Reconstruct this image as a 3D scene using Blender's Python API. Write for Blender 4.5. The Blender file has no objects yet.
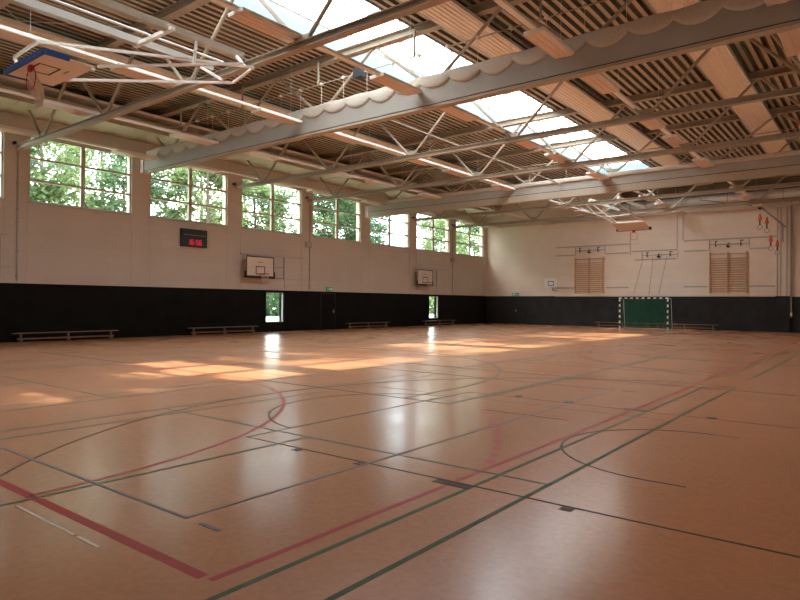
import bpy, bmesh, math, random
from mathutils import Vector, Matrix
random.seed(7)
S = bpy.context.scene
COL = S.collection
PI = math.pi

# ------------------------------------------------------------------ camera
cd = bpy.data.cameras.new('camera')
cd.sensor_width = 36.0
cd.lens = 624.0 / 800.0 * 36.0
cd.clip_start = 0.05
cd.clip_end = 400
cam = bpy.data.objects.new('camera', cd)
COL.objects.link(cam)
cam.matrix_world = Matrix(((0.7871, -0.0035, 0.6168, 25.9921),
                           (0.6168, -0.0088, -0.7871, 0.351),
                           (0.0082, 1.0, -0.0048, 1.59),
                           (0, 0, 0, 1)))
S.camera = cam

# ------------------------------------------------------------------ world, sun, exposure
SKY_STRENGTH = 3.2
SUN_STRENGTH = 7.0
S.view_settings.view_transform = 'Standard'
S.view_settings.look = 'None'
S.view_settings.exposure = 1.95
S.view_settings.gamma = 1.0
S.view_settings.use_curve_mapping = False
try:
    S.cycles.use_denoising = True
    S.cycles.max_bounces = 10
    S.cycles.diffuse_bounces = 7
    S.cycles.glossy_bounces = 4
    S.cycles.transmission_bounces = 6
    S.cycles.transparent_max_bounces = 12
    S.cycles.sample_clamp_indirect = 8.0
    S.cycles.caustics_reflective = False
    S.cycles.caustics_refractive = False
except Exception:
    pass
W = bpy.data.worlds.new('sky_world')
S.world = W
W.use_nodes = True
nt = W.node_tree
nt.nodes.clear()
wo = nt.nodes.new('ShaderNodeOutputWorld')
wb = nt.nodes.new('ShaderNodeBackground')
tc = nt.nodes.new('ShaderNodeTexCoord')
nz = nt.nodes.new('ShaderNodeTexNoise')
nz.inputs['Scale'].default_value = 3.0
nz.inputs['Detail'].default_value = 5.0
cr = nt.nodes.new('ShaderNodeValToRGB')
cr.color_ramp.elements[0].position = 0.40
cr.color_ramp.elements[0].color = (0.62, 0.77, 0.93, 1)
cr.color_ramp.elements[1].position = 0.58
cr.color_ramp.elements[1].color = (1.0, 0.97, 0.93, 1)
nt.links.new(tc.outputs['Generated'], nz.inputs['Vector'])
nt.links.new(nz.outputs['Fac'], cr.inputs['Fac'])
nt.links.new(cr.outputs['Color'], wb.inputs['Color'])
wb.inputs['Strength'].default_value = SKY_STRENGTH
nt.links.new(wb.outputs['Background'], wo.inputs['Surface'])

sd = bpy.data.lights.new('sun', 'SUN')
sd.energy = SUN_STRENGTH
sd.angle = math.radians(0.6)
sd.color = (1.0, 0.86, 0.68)
sun = bpy.data.objects.new('sun', sd)
COL.objects.link(sun)
sun.location = (-20, 20, 15)
sun.rotation_euler = Vector((1.0, 0.035, -0.49)).to_track_quat('-Z', 'Y').to_euler()


def portal(name, loc, direction, sx, sy):
    l = bpy.data.lights.new(name, 'AREA')
    l.shape = 'RECTANGLE'
    l.size = sx
    l.size_y = sy
    l.cycles.is_portal = True
    o = bpy.data.objects.new(name, l)
    COL.objects.link(o)
    o.location = loc
    o.rotation_euler = Vector(direction).to_track_quat('-Z', 'Y').to_euler()
    return o


portal('skylight_portal', (13.35, 21.5, 10.95), (0, 0, -1), 3.4, 37.4)
wp = portal('window_portal', (-0.45, 22.5, 6.65), (1, 0, 0), 45.0, 2.7)
wp.rotation_euler = (PI / 2, 0, -PI / 2)


# ------------------------------------------------------------------ helpers
class MB:
    def __init__(self):
        self.v = []
        self.f = []

    def box(self, x0, y0, z0, x1, y1, z1):
        if x1 < x0: x0, x1 = x1, x0
        if y1 < y0: y0, y1 = y1, y0
        if z1 < z0: z0, z1 = z1, z0
        b = len(self.v)
        self.v += [(x0, y0, z0), (x1, y0, z0), (x1, y1, z0), (x0, y1, z0), (x0, y0, z1), (x1, y0, z1), (x1, y1, z1), (x0, y1, z1)]
        for q in ((0, 3, 2, 1), (4, 5, 6, 7), (0, 1, 5, 4), (1, 2, 6, 5), (2, 3, 7, 6), (3, 0, 4, 7)):
            self.f.append(tuple(b + i for i in q))
        return self

    def bar(self, p, q, w, h, up=(0, 0, 1)):
        p, q = Vector(p), Vector(q)
        d = (q - p).normalized()
        upv = Vector(up)
        if abs(d.dot(upv)) > 0.95:
            upv = Vector((0, 1, 0))
        s = d.cross(upv).normalized()
        u = s.cross(d).normalized()
        b = len(self.v)
        for c in (p, q):
            for a, e in ((-1, -1), (1, -1), (1, 1), (-1, 1)):
                self.v.append(tuple(c + s * (a * w / 2) + u * (e * h / 2)))
        for k in range(4):
            j = (k + 1) % 4
            self.f.append((b + k, b + j, b + 4 + j, b + 4 + k))
        self.f.append((b + 3, b + 2, b + 1, b))
        self.f.append((b + 4, b + 5, b + 6, b + 7))
        return self

    def tube(self, p, q, r, n=8, r2=None):
        p, q = Vector(p), Vector(q)
        r2 = r if r2 is None else r2
        d = (q - p).normalized()
        a = Vector((0, 0, 1)) if abs(d.z) < 0.9 else Vector((1, 0, 0))
        s = d.cross(a).normalized()
        u = s.cross(d).normalized()
        b = len(self.v)
        for c, rr in ((p, r), (q, r2)):
            for k in range(n):
                t = 2 * PI * k / n
                self.v.append(tuple(c + s * (rr * math.cos(t)) + u * (rr * math.sin(t))))
        for k in range(n):
            j = (k + 1) % n
            self.f.append((b + k, b + j, b + n + j, b + n + k))
        self.f.append(tuple(b + k for k in reversed(range(n))))
        self.f.append(tuple(b + n + k for k in range(n)))
        return self

    def path(self, pts, r, n=6, closed=False):
        pts = [Vector(p) for p in pts]
        m = len(pts)
        b = len(self.v)
        for i, c in enumerate(pts):
            pa = pts[(i - 1) % m] if (closed or i > 0) else c
            pb = pts[(i + 1) % m] if (closed or i < m - 1) else c
            d = (pb - pa).normalized()
            a = Vector((0, 0, 1)) if abs(d.z) < 0.9 else Vector((1, 0, 0))
            s = d.cross(a).normalized()
            u = s.cross(d).normalized()
            for k in range(n):
                t = 2 * PI * k / n
                self.v.append(tuple(c + s * (r * math.cos(t)) + u * (r * math.sin(t))))
        for i in range(m if closed else m - 1):
            i2 = (i + 1) % m
            for k in range(n):
                j = (k + 1) % n
                self.f.append((b + i * n + k, b + i * n + j, b + i2 * n + j, b + i2 * n + k))
        return self

    def ring(self, c, r, t, axis='z', n=28, m=6):
        pts = []
        for k in range(n):
            a = 2 * PI * k / n
            ca, sa = r * math.cos(a), r * math.sin(a)
            o = {'z': (ca, sa, 0), 'y': (ca, 0, sa), 'x': (0, ca, sa)}[axis]
            pts.append((c[0] + o[0], c[1] + o[1], c[2] + o[2]))
        return self.path(pts, t, m, True)

    def extrude_y(self, prof, y0, y1, closed=True):
        b = len(self.v)
        n = len(prof)
        for y in (y0, y1):
            for (x, z) in prof:
                self.v.append((x, y, z))
        for k in range(n if closed else n - 1):
            j = (k + 1) % n
            self.f.append((b + k, b + n + k, b + n + j, b + j))
        if closed:
            self.f.append(tuple(b + k for k in range(n)))
            self.f.append(tuple(b + n + k for k in reversed(range(n))))
        return self

    def build(self, name, mat, parent=None, smooth=False, mats=None, fm=None, bevel=0):
        if parent is not None:
            o0 = Vector(parent.get('_org', (0, 0, 0)))
        else:
            xs = [p[0] for p in self.v]; ys = [p[1] for p in self.v]; zs = [p[2] for p in self.v]
            o0 = Vector(((min(xs) + max(xs)) / 2, (min(ys) + max(ys)) / 2, min(zs)))
        me = bpy.data.meshes.new(name)
        me.from_pydata([(a - o0.x, b - o0.y, c - o0.z) for a, b, c in self.v], [], self.f)
        for m in (mats or [mat]):
            me.materials.append(m)
        if fm:
            me.polygons.foreach_set('material_index', fm)
        if smooth:
            me.polygons.foreach_set('use_smooth', [True] * len(me.polygons))
        me.update()
        o = bpy.data.objects.new(name, me)
        COL.objects.link(o)
        if parent is not None:
            o.parent = parent
            o['_org'] = tuple(o0)
        else:
            o.location = o0
            o['_org'] = tuple(o0)
        if bevel:
            md = o.modifiers.new('bevel', 'BEVEL')
            md.width = bevel
            md.segments = 2
        return o


def thing(name, label, cat, loc, group=None):
    o = bpy.data.objects.new(name, None)
    o.empty_display_size = 0.2
    COL.objects.link(o)
    o.location = loc
    o['_org'] = tuple(loc)
    tag(o, label, cat, group)
    return o


def tag(o, label, cat, group=None, kind=None):
    o['label'] = label
    o['category'] = cat
    if group: o['group'] = group
    if kind: o['kind'] = kind
    return o


def struct(name, mb, mat, **k):
    o = mb.build(name, mat, **k)
    o['kind'] = 'structure'
    return o


KIDS = {}


def copy_tree(o, parent=None):
    c = o.copy()
    COL.objects.link(c)
    c.parent = parent
    for ch in [x for x in COL.objects if x.parent == o]:
        copy_tree(ch, c)
    return c


# ------------------------------------------------------------------ materials
def mat(name, col, rough=0.6, metal=0.0, spec=0.5, var=0.06, scale=6.0, bump=0.0, bscale=40.0, emis=None, estr=0.0, coord='Object', trans=0.0):
    m = bpy.data.materials.new(name)
    m.use_nodes = True
    t = m.node_tree
    b = t.nodes['Principled BSDF']
    tc = t.nodes.new('ShaderNodeTexCoord')
    n = t.nodes.new('ShaderNodeTexNoise')
    n.inputs['Scale'].default_value = scale
    n.inputs['Detail'].default_value = 4
    t.links.new(tc.outputs[coord], n.inputs['Vector'])
    r = t.nodes.new('ShaderNodeValToRGB')
    r.color_ramp.elements[0].position = 0.3
    r.color_ramp.elements[1].position = 0.7
    r.color_ramp.elements[0].color = tuple(max(0, c * (1 - var)) for c in col) + (1,)
    r.color_ramp.elements[1].color = tuple(min(1, c * (1 + var)) for c in col) + (1,)
    t.links.new(n.outputs['Fac'], r.inputs['Fac'])
    t.links.new(r.outputs['Color'], b.inputs['Base Color'])
    b.inputs['Roughness'].default_value = rough
    b.inputs['Metallic'].default_value = metal
    b.inputs['Specular IOR Level'].default_value = spec
    if bump:
        n2 = t.nodes.new('ShaderNodeTexNoise')
        n2.inputs['Scale'].default_value = bscale
        t.links.new(tc.outputs[coord], n2.inputs['Vector'])
        bp = t.nodes.new('ShaderNodeBump')
        bp.inputs['Strength'].default_value = bump
        bp.inputs['Distance'].default_value = 0.01
        t.links.new(n2.outputs['Fac'], bp.inputs['Height'])
        t.links.new(bp.outputs['Normal'], b.inputs['Normal'])
    if emis:
        b.inputs['Emission Color'].default_value = tuple(emis) + (1,)
        b.inputs['Emission Strength'].default_value = estr
    m['_ramp'] = r.name
    return m


def floor_material():
    m = mat('linoleum_floor', (0.58, 0.268, 0.142), rough=0.3, spec=0.36, var=0.03, scale=0.5)
    t = m.node_tree
    b = t.nodes['Principled BSDF']
    r = t.nodes[m['_ramp']]
    tc = t.nodes.new('ShaderNodeTexCoord')
    n = t.nodes.new('ShaderNodeTexNoise')
    n.inputs['Scale'].default_value = 16.0
    n.inputs['Detail'].default_value = 8
    n.inputs['Roughness'].default_value = 0.7
    t.links.new(tc.outputs['Object'], n.inputs['Vector'])
    r2 = t.nodes.new('ShaderNodeValToRGB')
    r2.color_ramp.elements[0].position = 0.35
    r2.color_ramp.elements[0].color = (0.92, 0.91, 0.90, 1)
    r2.color_ramp.elements[1].position = 0.65
    r2.color_ramp.elements[1].color = (1.05, 1.05, 1.05, 1)
    t.links.new(n.outputs['Fac'], r2.inputs['Fac'])
    mx = t.nodes.new('ShaderNodeMix')
    mx.data_type = 'RGBA'
    mx.blend_type = 'MULTIPLY'
    mx.inputs[0].default_value = 1.0
    t.links.new(r.outputs['Color'], mx.inputs[6])
    t.links.new(r2.outputs['Color'], mx.inputs[7])
    t.links.new(mx.outputs[2], b.inputs['Base Color'])
    n3 = t.nodes.new('ShaderNodeTexNoise')
    n3.inputs['Scale'].default_value = 1.3
    n3.inputs['Detail'].default_value = 6
    t.links.new(tc.outputs['Object'], n3.inputs['Vector'])
    mr = t.nodes.new('ShaderNodeMapRange')
    mr.inputs[1].default_value = 0.3
    mr.inputs[2].default_value = 0.7
    mr.inputs[3].default_value = 0.20
    mr.inputs[4].default_value = 0.24
    t.links.new(n3.outputs['Fac'], mr.inputs[0])
    t.links.new(mr.outputs[0], b.inputs['Roughness'])
    n4 = t.nodes.new('ShaderNodeTexNoise')
    n4.inputs['Scale'].default_value = 3.0
    t.links.new(tc.outputs['Object'], n4.inputs['Vector'])
    bp = t.nodes.new('ShaderNodeBump')
    bp.inputs['Strength'].default_value = 0.12
    bp.inputs['Distance'].default_value = 0.01
    t.links.new(n4.outputs['Fac'], bp.inputs['Height'])
    t.links.new(bp.outputs['Normal'], b.inputs['Normal'])
    return m


def wall_material(name, col, horizontal):
    # painted panels: faint horizontal and vertical joints
    m = mat(name, col, rough=0.75, spec=0.3, var=0.035, scale=0.8)
    t = m.node_tree
    b = t.nodes['Principled BSDF']
    r = t.nodes[m['_ramp']]
    tc = t.nodes.new('ShaderNodeTexCoord')
    mp = t.nodes.new('ShaderNodeMapping')
    if horizontal == 'y':
        sep = t.nodes.new('ShaderNodeSeparateXYZ')
        cmb = t.nodes.new('ShaderNodeCombineXYZ')
        t.links.new(tc.outputs['Object'], sep.inputs[0])
        t.links.new(sep.outputs['Y'], cmb.inputs['X'])
        t.links.new(sep.outputs['Z'], cmb.inputs['Y'])
    else:
        sep = t.nodes.new('ShaderNodeSeparateXYZ')
        cmb = t.nodes.new('ShaderNodeCombineXYZ')
        t.links.new(tc.outputs['Object'], sep.inputs[0])
        t.links.new(sep.outputs['X'], cmb.inputs['X'])
        t.links.new(sep.outputs['Z'], cmb.inputs['Y'])
    br = t.nodes.new('ShaderNodeTexBrick')
    br.offset = 0.5
    br.inputs['Scale'].default_value = 1.0
    br.inputs['Brick Width'].default_value = 2.5
    br.inputs['Row Height'].default_value = 0.31
    br.inputs['Mortar Size'].default_value = 0.007
    br.inputs['Mortar Smooth'].default_value = 0.4
    br.inputs['Color1'].default_value = (1, 1, 1, 1)
    br.inputs['Color2'].default_value = (0.965, 0.96, 0.955, 1)
    br.inputs['Mortar'].default_value = (0.90, 0.89, 0.875, 1)
    t.links.new(cmb.outputs[0], br.inputs['Vector'])
    mx = t.nodes.new('ShaderNodeMix')
    mx.data_type = 'RGBA'
    mx.blend_type = 'MULTIPLY'
    mx.inputs[0].default_value = 1.0
    t.links.new(r.outputs['Color'], mx.inputs[6])
    t.links.new(br.outputs['Color'], mx.inputs[7])
    t.links.new(mx.outputs[2], b.inputs['Base Color'])
    return m


def glass_material():
    m = bpy.data.materials.new('window_glass')
    m.use_nodes = True
    t = m.node_tree
    t.nodes.clear()
    o = t.nodes.new('ShaderNodeOutputMaterial')
    tr = t.nodes.new('ShaderNodeBsdfTransparent')
    tr.inputs['Color'].default_value = (0.93, 0.97, 0.94, 1)
    gl = t.nodes.new('ShaderNodeBsdfGlossy')
    gl.inputs['Roughness'].default_value = 0.02
    lw = t.nodes.new('ShaderNodeLayerWeight')
    lw.inputs['Blend'].default_value = 0.5
    pw = t.nodes.new('ShaderNodeMath')
    pw.operation = 'POWER'
    pw.inputs[1].default_value = 5.0
    ml = t.nodes.new('ShaderNodeMath')
    ml.operation = 'MULTIPLY_ADD'
    ml.inputs[1].default_value = 0.5
    ml.inputs[2].default_value = 0.04
    mx = t.nodes.new('ShaderNodeMixShader')
    t.links.new(lw.outputs['Facing'], pw.inputs[0])
    t.links.new(pw.outputs[0], ml.inputs[0])
    t.links.new(ml.outputs[0], mx.inputs[0])
    t.links.new(tr.outputs[0], mx.inputs[1])
    t.links.new(gl.outputs[0], mx.inputs[2])
    t.links.new(mx.outputs[0], o.inputs['Surface'])
    return m


def skyglaze_material():
    m = bpy.data.materials.new('rooflight_glazing')
    m.use_nodes = True
    t = m.node_tree
    t.nodes.clear()
    o = t.nodes.new('ShaderNodeOutputMaterial')
    tr = t.nodes.new('ShaderNodeBsdfTransparent')
    tr.inputs['Color'].default_value = (0.88, 0.93, 0.95, 1)
    tl = t.nodes.new('ShaderNodeBsdfTranslucent')
    tl.inputs['Color'].default_value = (0.75, 0.8, 0.82, 1)
    mx = t.nodes.new('ShaderNodeMixShader')
    mx.inputs[0].default_value = 0.5
    t.links.new(tr.outputs[0], mx.inputs[1])
    t.links.new(tl.outputs[0], mx.inputs[2])
    t.links.new(mx.outputs[0], o.inputs['Surface'])
    return m


def leaf_material(name, c1, c2):
    m = bpy.data.materials.new(name)
    m.use_nodes = True
    t = m.node_tree
    t.nodes.clear()
    o = t.nodes.new('ShaderNodeOutputMaterial')
    df = t.nodes.new('ShaderNodeBsdfDiffuse')
    tl = t.nodes.new('ShaderNodeBsdfTranslucent')
    geo = t.nodes.new('ShaderNodeNewGeometry')
    r = t.nodes.new('ShaderNodeValToRGB')
    r.color_ramp.elements[0].color = c1 + (1,)
    r.color_ramp.elements[1].color = c2 + (1,)
    t.links.new(geo.outputs['Random Per Island'], r.inputs['Fac'])
    t.links.new(r.outputs['Color'], df.inputs['Color'])
    t.links.new(r.outputs['Color'], tl.inputs['Color'])
    mx = t.nodes.new('ShaderNodeMixShader')
    mx.inputs[0].default_value = 0.45
    t.links.new(df.outputs[0], mx.inputs[1])
    t.links.new(tl.outputs[0], mx.inputs[2])
    t.links.new(mx.outputs[0], o.inputs['Surface'])
    return m


def cloth_material(name, col, a=0.25):
    m = mat(name, col, rough=0.9, spec=0.1, var=0.08, scale=20, bump=0.2, bscale=120)
    return m


M = dict(
    floor=floor_material(),
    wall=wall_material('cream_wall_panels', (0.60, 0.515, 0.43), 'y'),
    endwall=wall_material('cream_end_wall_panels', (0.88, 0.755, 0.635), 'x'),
    whiteplaster=mat('white_plaster', (0.80, 0.75, 0.70), rough=0.8, var=0.03, scale=1),
    plaster=mat('pale_plaster', (0.6, 0.5, 0.42), rough=0.8, var=0.04, scale=1),
    black=mat('black_wainscot_fabric', (0.009, 0.0078, 0.0068), rough=0.85, spec=0.15, var=0.25, scale=1.5),
    slate=mat('charcoal_wainscot_fabric', (0.032, 0.032, 0.033), rough=0.8, spec=0.2, var=0.2, scale=1.5),
    steel=mat('painted_truss_steel', (0.40, 0.325, 0.245), rough=0.6, spec=0.2, var=0.05),
    white_steel=mat('white_painted_steel', (0.72, 0.68, 0.62), rough=0.4, spec=0.5, var=0.04),
    deck=mat('trapezoid_deck_steel', (0.50, 0.41, 0.30), rough=0.5, spec=0.4, var=0.08, scale=1.0),
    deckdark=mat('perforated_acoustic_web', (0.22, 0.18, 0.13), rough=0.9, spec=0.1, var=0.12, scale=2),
    panel=mat('white_radiant_panel', (0.90, 0.73, 0.57), rough=0.45, spec=0.4, var=0.04, scale=2),
    lamp=mat('white_luminaire_body', (0.83, 0.78, 0.72), rough=0.35, spec=0.5, var=0.02),
    louvre=mat('luminaire_louvre', (0.72, 0.52, 0.40), rough=0.35, spec=0.5, var=0.05, scale=10),
    duct=mat('cream_duct_sheet', (0.48, 0.385, 0.27), rough=0.5, spec=0.4, var=0.05, scale=1),
    galv=mat('galvanised_sheet', (0.74, 0.76, 0.77), rough=0.28, metal=0.35, var=0.08, scale=5),
    housing=mat('curtain_housing_sheet', (0.36, 0.325, 0.28), rough=0.6, spec=0.3, var=0.05, scale=1.5),
    cloth=cloth_material('ivory_curtain_cloth', (0.55, 0.48, 0.40)),
    frame=mat('window_frame_paint', (0.46, 0.40, 0.34), rough=0.4, var=0.03),
    glass=glass_material(),
    skyglass=skyglaze_material(),
    kerb=mat('rooflight_kerb_sky_tint', (0.16, 0.235, 0.28), rough=0.5, var=0.03),  # white kerb, with blue sky light put into a darker base colour
    wood=mat('beech_wood', (0.24, 0.14, 0.075), rough=0.4, var=0.2, scale=9),
    orangewood=mat('varnished_rung_wood', (0.62, 0.37, 0.20), rough=0.4, var=0.2, scale=9),
    paleboard=mat('pale_backboard', (0.74, 0.62, 0.52), rough=0.4, var=0.03),
    dark=mat('black_painted_metal', (0.018, 0.017, 0.017), rough=0.5, var=0.2),
    rail=mat('pale_grey_wall_rail', (0.50, 0.45, 0.38), rough=0.5, var=0.06),
    grey=mat('grey_metal_rail', (0.36, 0.33, 0.29), rough=0.45, var=0.08),
    blue=mat('blue_pvc_padding', (0.012, 0.07, 0.28), rough=0.45, var=0.1),
    red=mat('red_rim_paint', (0.42, 0.012, 0.012), rough=0.4, var=0.05),
    orange=mat('orange_ring_hood', (0.75, 0.13, 0.03), rough=0.5, var=0.1),
    net=mat('white_net_cord', (0.72, 0.62, 0.5), rough=0.8, var=0.05),
    greennet=mat('green_goal_net', (0.010, 0.20, 0.11), rough=0.7, var=0.2),
    gwhite=mat('goal_white_paint', (0.92, 0.90, 0.87), rough=0.4, var=0.02),
    rope=mat('hemp_rope', (0.40, 0.26, 0.15), rough=0.9, var=0.2, scale=40),
    lred=mat('red_line_paint', (0.47, 0.048, 0.042), rough=0.45, spec=0.15, var=0.07, scale=4),
    lgreen=mat('green_line_paint', (0.105, 0.135, 0.070), rough=0.5, spec=0.1, var=0.1, scale=4),
    lblue=mat('grey_blue_line_paint', (0.25, 0.22, 0.22), rough=0.5, spec=0.1, var=0.1, scale=4),
    ldark=mat('black_line_paint', (0.10, 0.062, 0.04), rough=0.5, spec=0.1, var=0.1, scale=4),
    lbrown=mat('worn_brown_line_paint', (0.26, 0.12, 0.06), rough=0.45, spec=0.2, var=0.1, scale=4),
    lwhite=mat('white_line_tape', (0.80, 0.66, 0.54), rough=0.4, var=0.15, scale=12),
    digit=mat('red_led_digits', (0.6, 0.02, 0.05), rough=0.5, emis=(1.0, 0.03, 0.09), estr=0.12),
    scoreface=mat('scoreboard_face', (0.014, 0.017, 0.019), rough=0.3, var=0.2),
    dim=mat('unlit_lettering', (0.22, 0.19, 0.12), rough=0.5, var=0.1),
    exitg=mat('exit_sign_green', (0.02, 0.22, 0.10), rough=0.4, emis=(0.03, 0.35, 0.16), estr=0.06),
    exitw=mat('exit_sign_white', (0.7, 0.75, 0.7), rough=0.4, emis=(0.6, 0.8, 0.7), estr=0.06),
    grass=mat('lawn_grass', (0.15, 0.225, 0.16), rough=0.9, var=0.25, scale=1.2),
    bark=mat('tree_bark', (0.10, 0.08, 0.055), rough=0.9, var=0.3, scale=5, bump=0.5, bscale=8),
    brick=mat('pale_render_wall', (0.7, 0.7, 0.68), rough=0.9, var=0.05),
    leafA=leaf_material('bright_leaves', (0.08, 0.12, 0.050), (0.22, 0.28, 0.13)),
    leafB=leaf_material('deep_green_leaves', (0.055, 0.095, 0.050), (0.14, 0.20, 0.105)),
)

# ------------------------------------------------------------------ room shell
XR, YB, YE, ZT = 27.2, -0.6, 45.0, 10.1
struct('floor', MB().box(0, YB, -0.2, XR, YE, 0), M['floor'])

WIN = [(5 * k + 0.37, 5 * k + 4.5, 5.36, 7.93) for k in range(9)]
LOW = [(22.0, 23.26, 0.5, 2.1), (36.9, 38.1, 0.5, 2.1)]
HOLES = WIN + LOW


def wall_grid(holes, y0, y1, z0, z1, x0, x1):
    ys = sorted(set([y0, y1] + [h[0] for h in holes if h[0] > y0] + [h[1] for h in holes if h[1] < y1]))
    zs = sorted(set([z0, z1] + [z for h in holes for z in h[2:4] if z0 < z < z1]))
    mb = MB()
    for a, b in zip(ys, ys[1:]):
        for c, d in zip(zs, zs[1:]):
            cy, cz = (a + b) / 2, (c + d) / 2
            if any(h[0] < cy < h[1] and h[2] < cz < h[3] for h in holes):
                continue
            mb.box(x0, a, c, x1, b, d)
    return mb


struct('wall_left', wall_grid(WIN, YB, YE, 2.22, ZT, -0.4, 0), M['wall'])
struct('baseboard_left', wall_grid(LOW, YB, YE, -0.2, 2.22, -0.4, 0.02), M['black'])
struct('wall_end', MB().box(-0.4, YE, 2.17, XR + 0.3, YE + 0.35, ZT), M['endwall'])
mb = MB().box(0.02, YE - 0.02, 0, 5.98, YE, 2.2).box(5.98, YE - 0.05, 0, 20.5, YE + 0.35, 2.17).box(20.5, YE - 0.02, 0, XR, YE + 0.35, 2.17).box(5.98, YE, 0, 20.5, YE + 0.35, 2.17)
struct('baseboard_end', mb, M['slate'])
struct('wall_right', MB().box(XR, YB, 0, XR + 0.3, YE, ZT), M['whiteplaster'])
struct('baseboard_right', MB().box(XR - 0.03, YB + 0.03, 0, XR, YE - 0.06, 2.2), M['slate'])
struct('wall_rear', MB().box(-0.4, YB - 0.3, 0, XR + 0.3, YB, ZT), M['whiteplaster'])
struct('baseboard_rear', MB().box(0.03, YB, 0, XR - 0.04, YB + 0.03, 2.2), M['slate'])

# windows: frame, mullion, transoms and glass
n = 0
for (a, b, c, d) in HOLES:
    n += 1
    w = thing('window_%d' % n, '', '', (-0.1, (a + b) / 2, c))
    for k in ('label', 'category'):
        del w[k]
    w['kind'] = 'structure'
    low = d < 3
    fr = MB()
    t = 0.06 if not low else 0.04
    x0, x1 = (-0.16, -0.06)
    fr.box(x0, a, c, x1, b, c + t).box(x0, a, d - t, x1, b, d).box(x0, a, c + t, x1, a + t, d - t).box(x0, b - t, c + t, x1, b, d - t)
    fo = fr.build('window_frame', M['frame'], w); fo['kind'] = 'structure'
    g = MB()
    if not low:
        mid = (a + b) / 2
        m_ = MB().box(x0, mid - 0.08, c + t, x1 + 0.02, mid + 0.08, d - t).build('mullion', M['frame'], w)
        for zt in (c + (d - c) / 3, c + 2 * (d - c) / 3):
            for (p, q) in ((a + t, mid - 0.08), (mid + 0.08, b - t)):
                MB().box(x0, p, zt - 0.04, x1 + 0.01, q, zt + 0.04).build('transom', M['frame'], w)
    g.box(-0.115, a + t * .5, c + t * .5, -0.105, b - t * .5, d - t * .5).build('window_pane', M['glass'], w)
    if not low:
        MB().box(-0.02, a - 0.04, c - 0.05, 0.05, b + 0.04, c - 0.01).build('window_sill', M['frame'], w)

# head trim above the windows, pilaster lines
struct('trim_1', MB().box(0, YB, 8.02, 0.1, YE, 8.11), M['plaster'])
mb = MB()
for k in range(10):
    y = 5 * k - 0.06
    for dy in (-0.42, 0.38):
        mb.box(0, y + dy, 2.24, 0.012, y + dy + 0.02, 8.0)
struct('trim_2', mb, M['plaster'])
struct('trim_4', MB().box(11.0, YE - 0.03, 8.0, XR, YE, 9.68), M['deckdark'])
struct('trim_3', MB().box(0.0, YB, 2.22, 0.035, YE, 2.25).box(0, YE - 0.06, 2.2, 20.5, YE, 2.22), M['plaster'])

# corrugated deck
SX0, SX1, SY0, SY1 = 11.8, 14.9, 3.0, 40.0
ZD = 9.72


def deck(x0, x1, y0, y1):
    mb = MB()
    fm = []
    p = 0.28
    n = int(round((x1 - x0) / p))
    p = (x1 - x0) / n
    pts = []
    for i in range(n):
        x = x0 + i * p
        pts += [(x, ZD), (x + 0.12, ZD), (x + 0.14, ZD + 0.13), (x + p - 0.02, ZD + 0.13)]
    pts.append((x1, ZD))
    mb.extrude_y(pts, y0, y1, closed=False)
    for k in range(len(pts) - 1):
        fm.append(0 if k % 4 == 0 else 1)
    mb.box(x0, y0, ZD + 0.2, x1, y1, ZD + 0.4)
    fm += [0] * 6
    return mb, fm


for (a, b, c, d) in ((0, SX0 - 0.06, YB, YE), (SX1 + 0.06, XR, YB, YE), (SX0 - 0.06, SX1 + 0.06, YB, SY0 - 0.06), (SX0 - 0.06, SX1 + 0.06, SY1 + 0.06, YE)):
    mb, fm = deck(a, b, c, d)
    o = mb.build('ceiling', None, mats=[M['deck'], M['deckdark']], fm=fm)
    o['kind'] = 'structure'

# barrel rooflight
sk = thing('barrel_rooflight', 'long barrel vaulted rooflight with arched bars running down the middle of the ceiling', 'skylight', (13.35, 21.5, ZD))
mb = MB()
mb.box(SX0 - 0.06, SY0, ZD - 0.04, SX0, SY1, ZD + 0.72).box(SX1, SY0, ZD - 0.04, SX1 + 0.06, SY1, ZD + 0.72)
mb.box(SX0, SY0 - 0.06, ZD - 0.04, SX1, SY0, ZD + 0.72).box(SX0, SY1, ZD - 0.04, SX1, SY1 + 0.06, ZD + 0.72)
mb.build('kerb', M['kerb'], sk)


def arch(t, r=0.0):
    cx, hw, h = (SX0 + SX1) / 2, (SX1 - SX0) / 2 + 0.05 + r, 0.62 + r
    a = PI * t
    return (cx - hw * math.cos(a), ZD + 0.72 + h * math.sin(a))


mb = MB()
prof = [arch(k / 16, 0.03) for k in range(17)]
mb.extrude_y(prof, SY0 - 0.05, SY1 + 0.05, closed=False)
mb.build('glazing', M['skyglass'], sk, smooth=True)
y = SY0 + 0.1
while y < SY1:
    MB().path([(arch(k / 12)[0], y, arch(k / 12)[1]) for k in range(13)], 0.05, 4).build('glazing_bar', M['grey'], sk)
    y += 1.05
for xx, zz, r in ((12.55, ZD + 0.2, 0.035), (13.35, ZD + 1.2, 0.05), (14.3, ZD + 0.95, 0.04)):
    MB().tube((xx, SY0, zz), (xx, SY1, zz), r, 6).build('longitudinal_rail', M['white_steel'], sk)
# gable ends
for yy in (SY0 - 0.03, SY1 + 0.03):
    mb = MB()
    mb.v = [(x, yy, z) for x, z in prof]
    mb.f = [tuple(range(len(prof)))]
    mb.build('gable_glazing', M['skyglass'], sk)

# ------------------------------------------------------------------ floor markings
LAY = [0.0]


def layer():
    LAY[0] += 0.00012
    return 0.0007 + LAY[0]


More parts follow.
